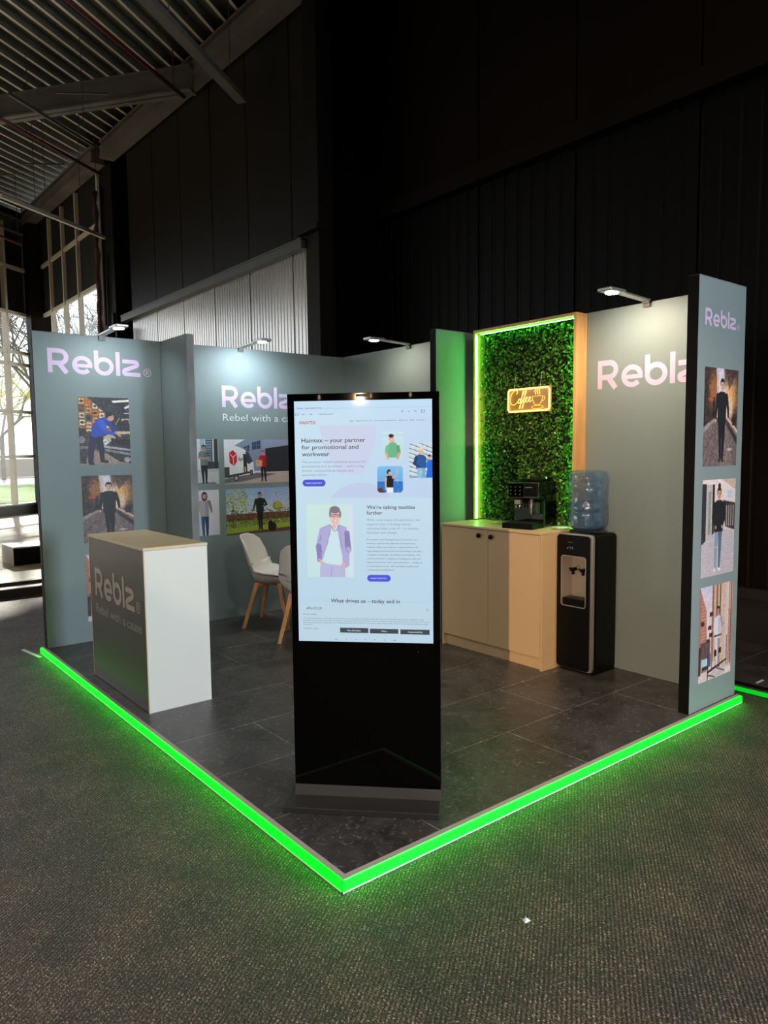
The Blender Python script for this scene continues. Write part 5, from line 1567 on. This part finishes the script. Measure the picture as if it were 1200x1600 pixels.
# --- display kiosk
KC = Vector((.42, .4125, 0))
KA = math.atan2(-.716, .699)
KS = thing('display_kiosk', 'tall black touchscreen kiosk standing at the front corner of the booth', 'display kiosk', tuple(KC), KA)
# local: +x right along the screen, -y towards the viewer
def kbox(x0, y0, z0, x1, y1, z1, name, material, bevel=.0, label=None):
    m_ = MB(); m_.box(x0, y0, z0, x1, y1, z1); return m_.build(name, material, KS, bevel=bevel, label=label)
kbox(-.345, -.136, 0.0, .330, .22, .026, 'base_plate', mat('plate_grey', (.030, .028, .027), .45), .003)
m_ = MB(); m_.prism([(-.318, y, z) for y, z in [(-.016, .026), (-.004, .070), (.05, .070), (.06, .026)]], (0, 0, 0), (.650, 0, 0)); m_.build('base_skirt', mat('skirt_grey', (.055, .05, .046), .5), KS)
kbox(-.318, 0.004, .068, .332, .052, 1.795, 'housing', M_BLACKPL, .004)
kbox(-.318, -.002, .068, .332, .004, 1.795, 'front_glass', M_BLACKGLASS, .001, 'black mirror-like front glass')
kbox(-.02, -.004, 1.778, .03, -.002, 1.790, 'camera_bar', M_BLACKPL, .001)
SX0, SX1, SZ0, SZ1 = -.288, .302, .721, 1.764
SWID, SHGT = SX1 - SX0, SZ1 - SZ0
plS = Plane((SX0, -.002, SZ0), (1, 0, 0), (0, 0, 1), (0, -1, 0))
cv = Canvas(SWID / SHGT, 470)
cv.vgrad((206, 232, 246), (184, 212, 232), .0, 1.0)
cv.img += (cv.X[..., None] / cv.a) * np.array([-6, -10, 0])
AS = SWID / SHGT
def cx(u): return u * AS
cv.poly([(cx(.18), .10), (cx(.60), .10), (cx(.60), .17), (cx(.50), .30), (cx(.33), .30), (cx(.22), .20)], (208, 208, 234), .6)
bg_rows = Canvas(SWID / SHGT, 470); bg_rows.vgrad((206, 232, 246), (184, 212, 232), .0, 1.0)
cv.ell(cx(.48), .44, .20 * AS * 1.2, .105, (196, 206, 236), .8); cv.img = np.where((cv.Y > .397)[..., None], bg_rows.img, cv.img)
cv.rect(0, 0, AS, .055, (196, 226, 250), .6); cv.rect(0, .030, AS, .032, (170, 196, 220), .6)
cv.paste(tee_picture(), cx(.638), .128, cx(.155), .115)
cv.paste(sea_picture(), cx(.602), .268, cx(.186), .108, .014)
cv.paste(group_picture(), cx(.835), .176, cx(.165), .142, .006)
cv.paste(founder_picture(), cx(.075), .424, cx(.345), .303, .003)
def pill(u, v, w, h, c):
    x0, y0, x1, y1 = cx(u), v, cx(u + w), v + h
    r_ = (y1 - y0) / 2
    cv.limb((x0 + r_, y0 + r_), (x1 - r_, y0 + r_), r_, r_, c)
pill(.052, .321, .170, .028, (78, 88, 214)); pill(.520, .716, .172, .028, (78, 88, 214))
cv.rect(0, .832, AS, 1, (190, 216, 232), 1.0)
cv.rect(cx(.03), .829, cx(.97), .830, (160, 190, 205), .7)
for u0_, u1_ in ((.312, .522), (.535, .745), (.760, .974)):
    cv.rect(cx(u0_), .939 + u0_ * .006, cx(u1_), .959 + u0_ * .006, (66, 72, 78))
cv.img *= 0.985
print_mesh('screen', cv, plS, 0, 0, SWID, SHGT, KS, (0, 0, 0), M_SCREEN, hgt=.0008, label='lit screen showing a web page')
def emis_mat(name, c):
    return mat(name, (0, 0, 0), .5, emis=srgb(c), estr=.95)
T_DARK, T_GREY, T_RED, T_WHITE, T_TEAL = emis_mat('text_dark', (44, 50, 66)), emis_mat('text_grey', (120, 128, 160)), emis_mat('text_red', (200, 40, 70)), emis_mat('text_white', (225, 238, 250)), emis_mat('text_teal', (52, 110, 120))
def stext(name, items, material, thin=0.0):
    m_ = MB()
    for (s_, u, v, w, cap) in items:
        text(m_, plS, s_, u * SWID, (1 - v) * SHGT, width=w * SWID, cap=cap * SHGT, h=.0014, thin=thin)
    m_.build(name, material, KS, fixn=False)
stext('page_heading', [('Haintex – your partner', .050, .1685, .470, .0175), ('for promotional and', .050, .1965, .418, .0175), ('workwear', .052, .2245, .203, .0175),
                       ("We're taking textiles", .522, .4425, .352, .0145), ('further', .522, .4655, .115, .0145), ('What drives us – today and in', .246, .8335, .512, .0155)], T_DARK, .012)
stext('brand_heading', [('HAINTEX', .036, .0935, .122, .0125)], T_RED, .015)
stext('page_text', [('We are your reliable wholesale partner for', .052, .2525, .470, .0085), ('promotional and workwear – with strong', .052, .2705, .452, .0085), ('brands, sustainable products and', .052, .2885, .378, .0085), ('personal advice.', .052, .3055, .180, .0085),
                    ('With many years of experience, we', .522, .492, .385, .0085), ('support you in finding textile', .522, .5095, .320, .0085), ('solutions that truly fit – in quality,', .522, .527, .375, .0085), ('function and design.', .522, .5445, .225, .0085)], T_GREY)
stext('small_text', [('Founded and managed by its owner, an', .522, .572, .365, .0055), ('industry expert with decades of experience,', .522, .5877, .355, .0055), ('Haintex offers you well as a wide selection of', .522, .6034, .370, .0055), ('high-quality promotional and workwear, but also', .522, .6191, .398, .0055), ('in-depth knowledge of textiles and finishing. We', .522, .6348, .388, .0055),
                     ('are committed to reliably providing you with the', .522, .6505, .390, .0055), ('best products for your end customers – always at', .522, .6662, .402, .0055), ('a competitive price, with excellent quality and', .522, .6819, .372, .0055), ('outstanding certifications.', .522, .6976, .200, .0055),
                     ('Start   Brands & service   Customers & finishing   About us   Blog   Contact', .406, .0855, .540, .0052), ('Haintex – Your Textile Partner    +    ×', .022, .0305, .230, .0055), ('haintex.com', .185, .0565, .10, .0060), ('×   ◦   <   □   ·', .780, .0535, .205, .0110),
                     ('□  ←  →', .008, .0575, .125, .0075), ('Privacy settings', .036, .8875, .100, .0052),
                     ('This website uses cookies to ensure you have the best experience. Some of them are essential, while others help us to improve this website and your experience. Further', .036, .9035, .900, .0040),
                     ('information about the use of your data can be found in our privacy policy. You can revoke or adjust your selection at any time under settings and find further information', .036, .9125, .935, .0040),
                     ('about the processing of your data. There is no obligation to agree to the processing of your data in order to use this offer. Please note that individual settings may apply', .036, .9215, .925, .0040),
                     ('at any time.', .036, .9300, .07, .0040), ('Privacy Policy    Imprint', .036, .9475, .112, .0045), ('o     •     •     •     •     •     o', .272, .9925, .455, .0060), ('□', .950, .864, .014, .0080)], T_DARK)
stext('button_text', [('MAKE CONTACT', .077, .3385, .120, .0060), ('MAKE CONTACT', .545, .7335, .122, .0060), ('More information', .366, .9545, .100, .0070), ('Refuse', .622, .9555, .038, .0070), ('Accept everything', .815, .9565, .105, .0070)], T_WHITE)
stext('notice_heading', [('eRecht24', .062, .8645, .115, .0125)], T_TEAL)
kbox(.236, -.0026, .680, .238, -.002, .682, 'status_light', M_WHITEPL, 0)

# --- black case and a bag on the deck at the left
off = (.98, 8.6, .11)
o = thing('equipment_case', 'black box-shaped case with silver edges on the sunlit deck', 'case', (.83, 8.66, .09), radians(2))
m_ = MB(); m_.box(-.14, -.28, 0, .70, .28, .225); m_.build('body', M_BLACKPL, o, bevel=.006)
m_ = MB(); m_.box(-.143, -.283, .225, .703, .283, .245); m_.build('lid', M_WHITEPL, o, bevel=.004, label='lid of the black case coloured pale as if sunlit')  # pale colour stands in for sun on the black top
m_ = MB(); m_.box(-.146, -.286, 0, -.140, .286, .226); m_.build('end_panel', M_MULLION, o, label='end of the black case coloured beige as if sunlit')  # beige stands in for sunlight on the black end
o = thing('duffel_bag', 'dark brown bag at the left edge of the deck', 'bag', (.36, 8.75, .09))
m_ = MB(); m_.lathe([(0, -.22), (.10, -.215), (.125, -.16), (.125, .16), (.10, .215), (0, .22)], (0, 0, .125), 20, axis='y'); m_.build('body', mat('brown_bag', (.05, .025, .025), .7), o, smooth=True)
m_ = MB(); m_.tube([(0, -.10, .24), (0, -.06, .31), (0, .06, .31), (0, .10, .24)], .01, 6); m_.build('handle', M_BLACKPL, o, smooth=True)

# --- distant lamps behind the photographer (they glint in the black glass)
o = thing('lamp_stand', 'lighting stand with a row of warm spot lamps behind the camera', 'lamp stand', (-7.6, -5.0, FZ), radians(-36))
m_ = MB(); m_.tube([(0, 0, 0), (0, 0, 2.6)], .02, 8); m_.build('pole', M_DARKMETAL, o)
m_ = MB(); m_.tube([(-1.3, 0, 2.6), (1.3, 0, 2.6)], .02, 8); m_.build('cross_bar', M_DARKMETAL, o)
m_ = MB(); m_.lathe([(0, 0), (.35, 0), (.35, .02), (.03, .03)], (0, 0, 0), 20); m_.build('foot', M_DARKMETAL, o)
for x in (-1.2, -.45, .5, 1.2):
    m_ = MB(); m_.lathe([(0, 2.50), (.018, 2.505), (.022, 2.52), (.012, 2.58)], (x, 0, 0), 12); m_.build('lamp_bulb', mat('warm_bulb', (1, .8, .5), .5, emis=(1.0, .70, .38), estr=22), o)
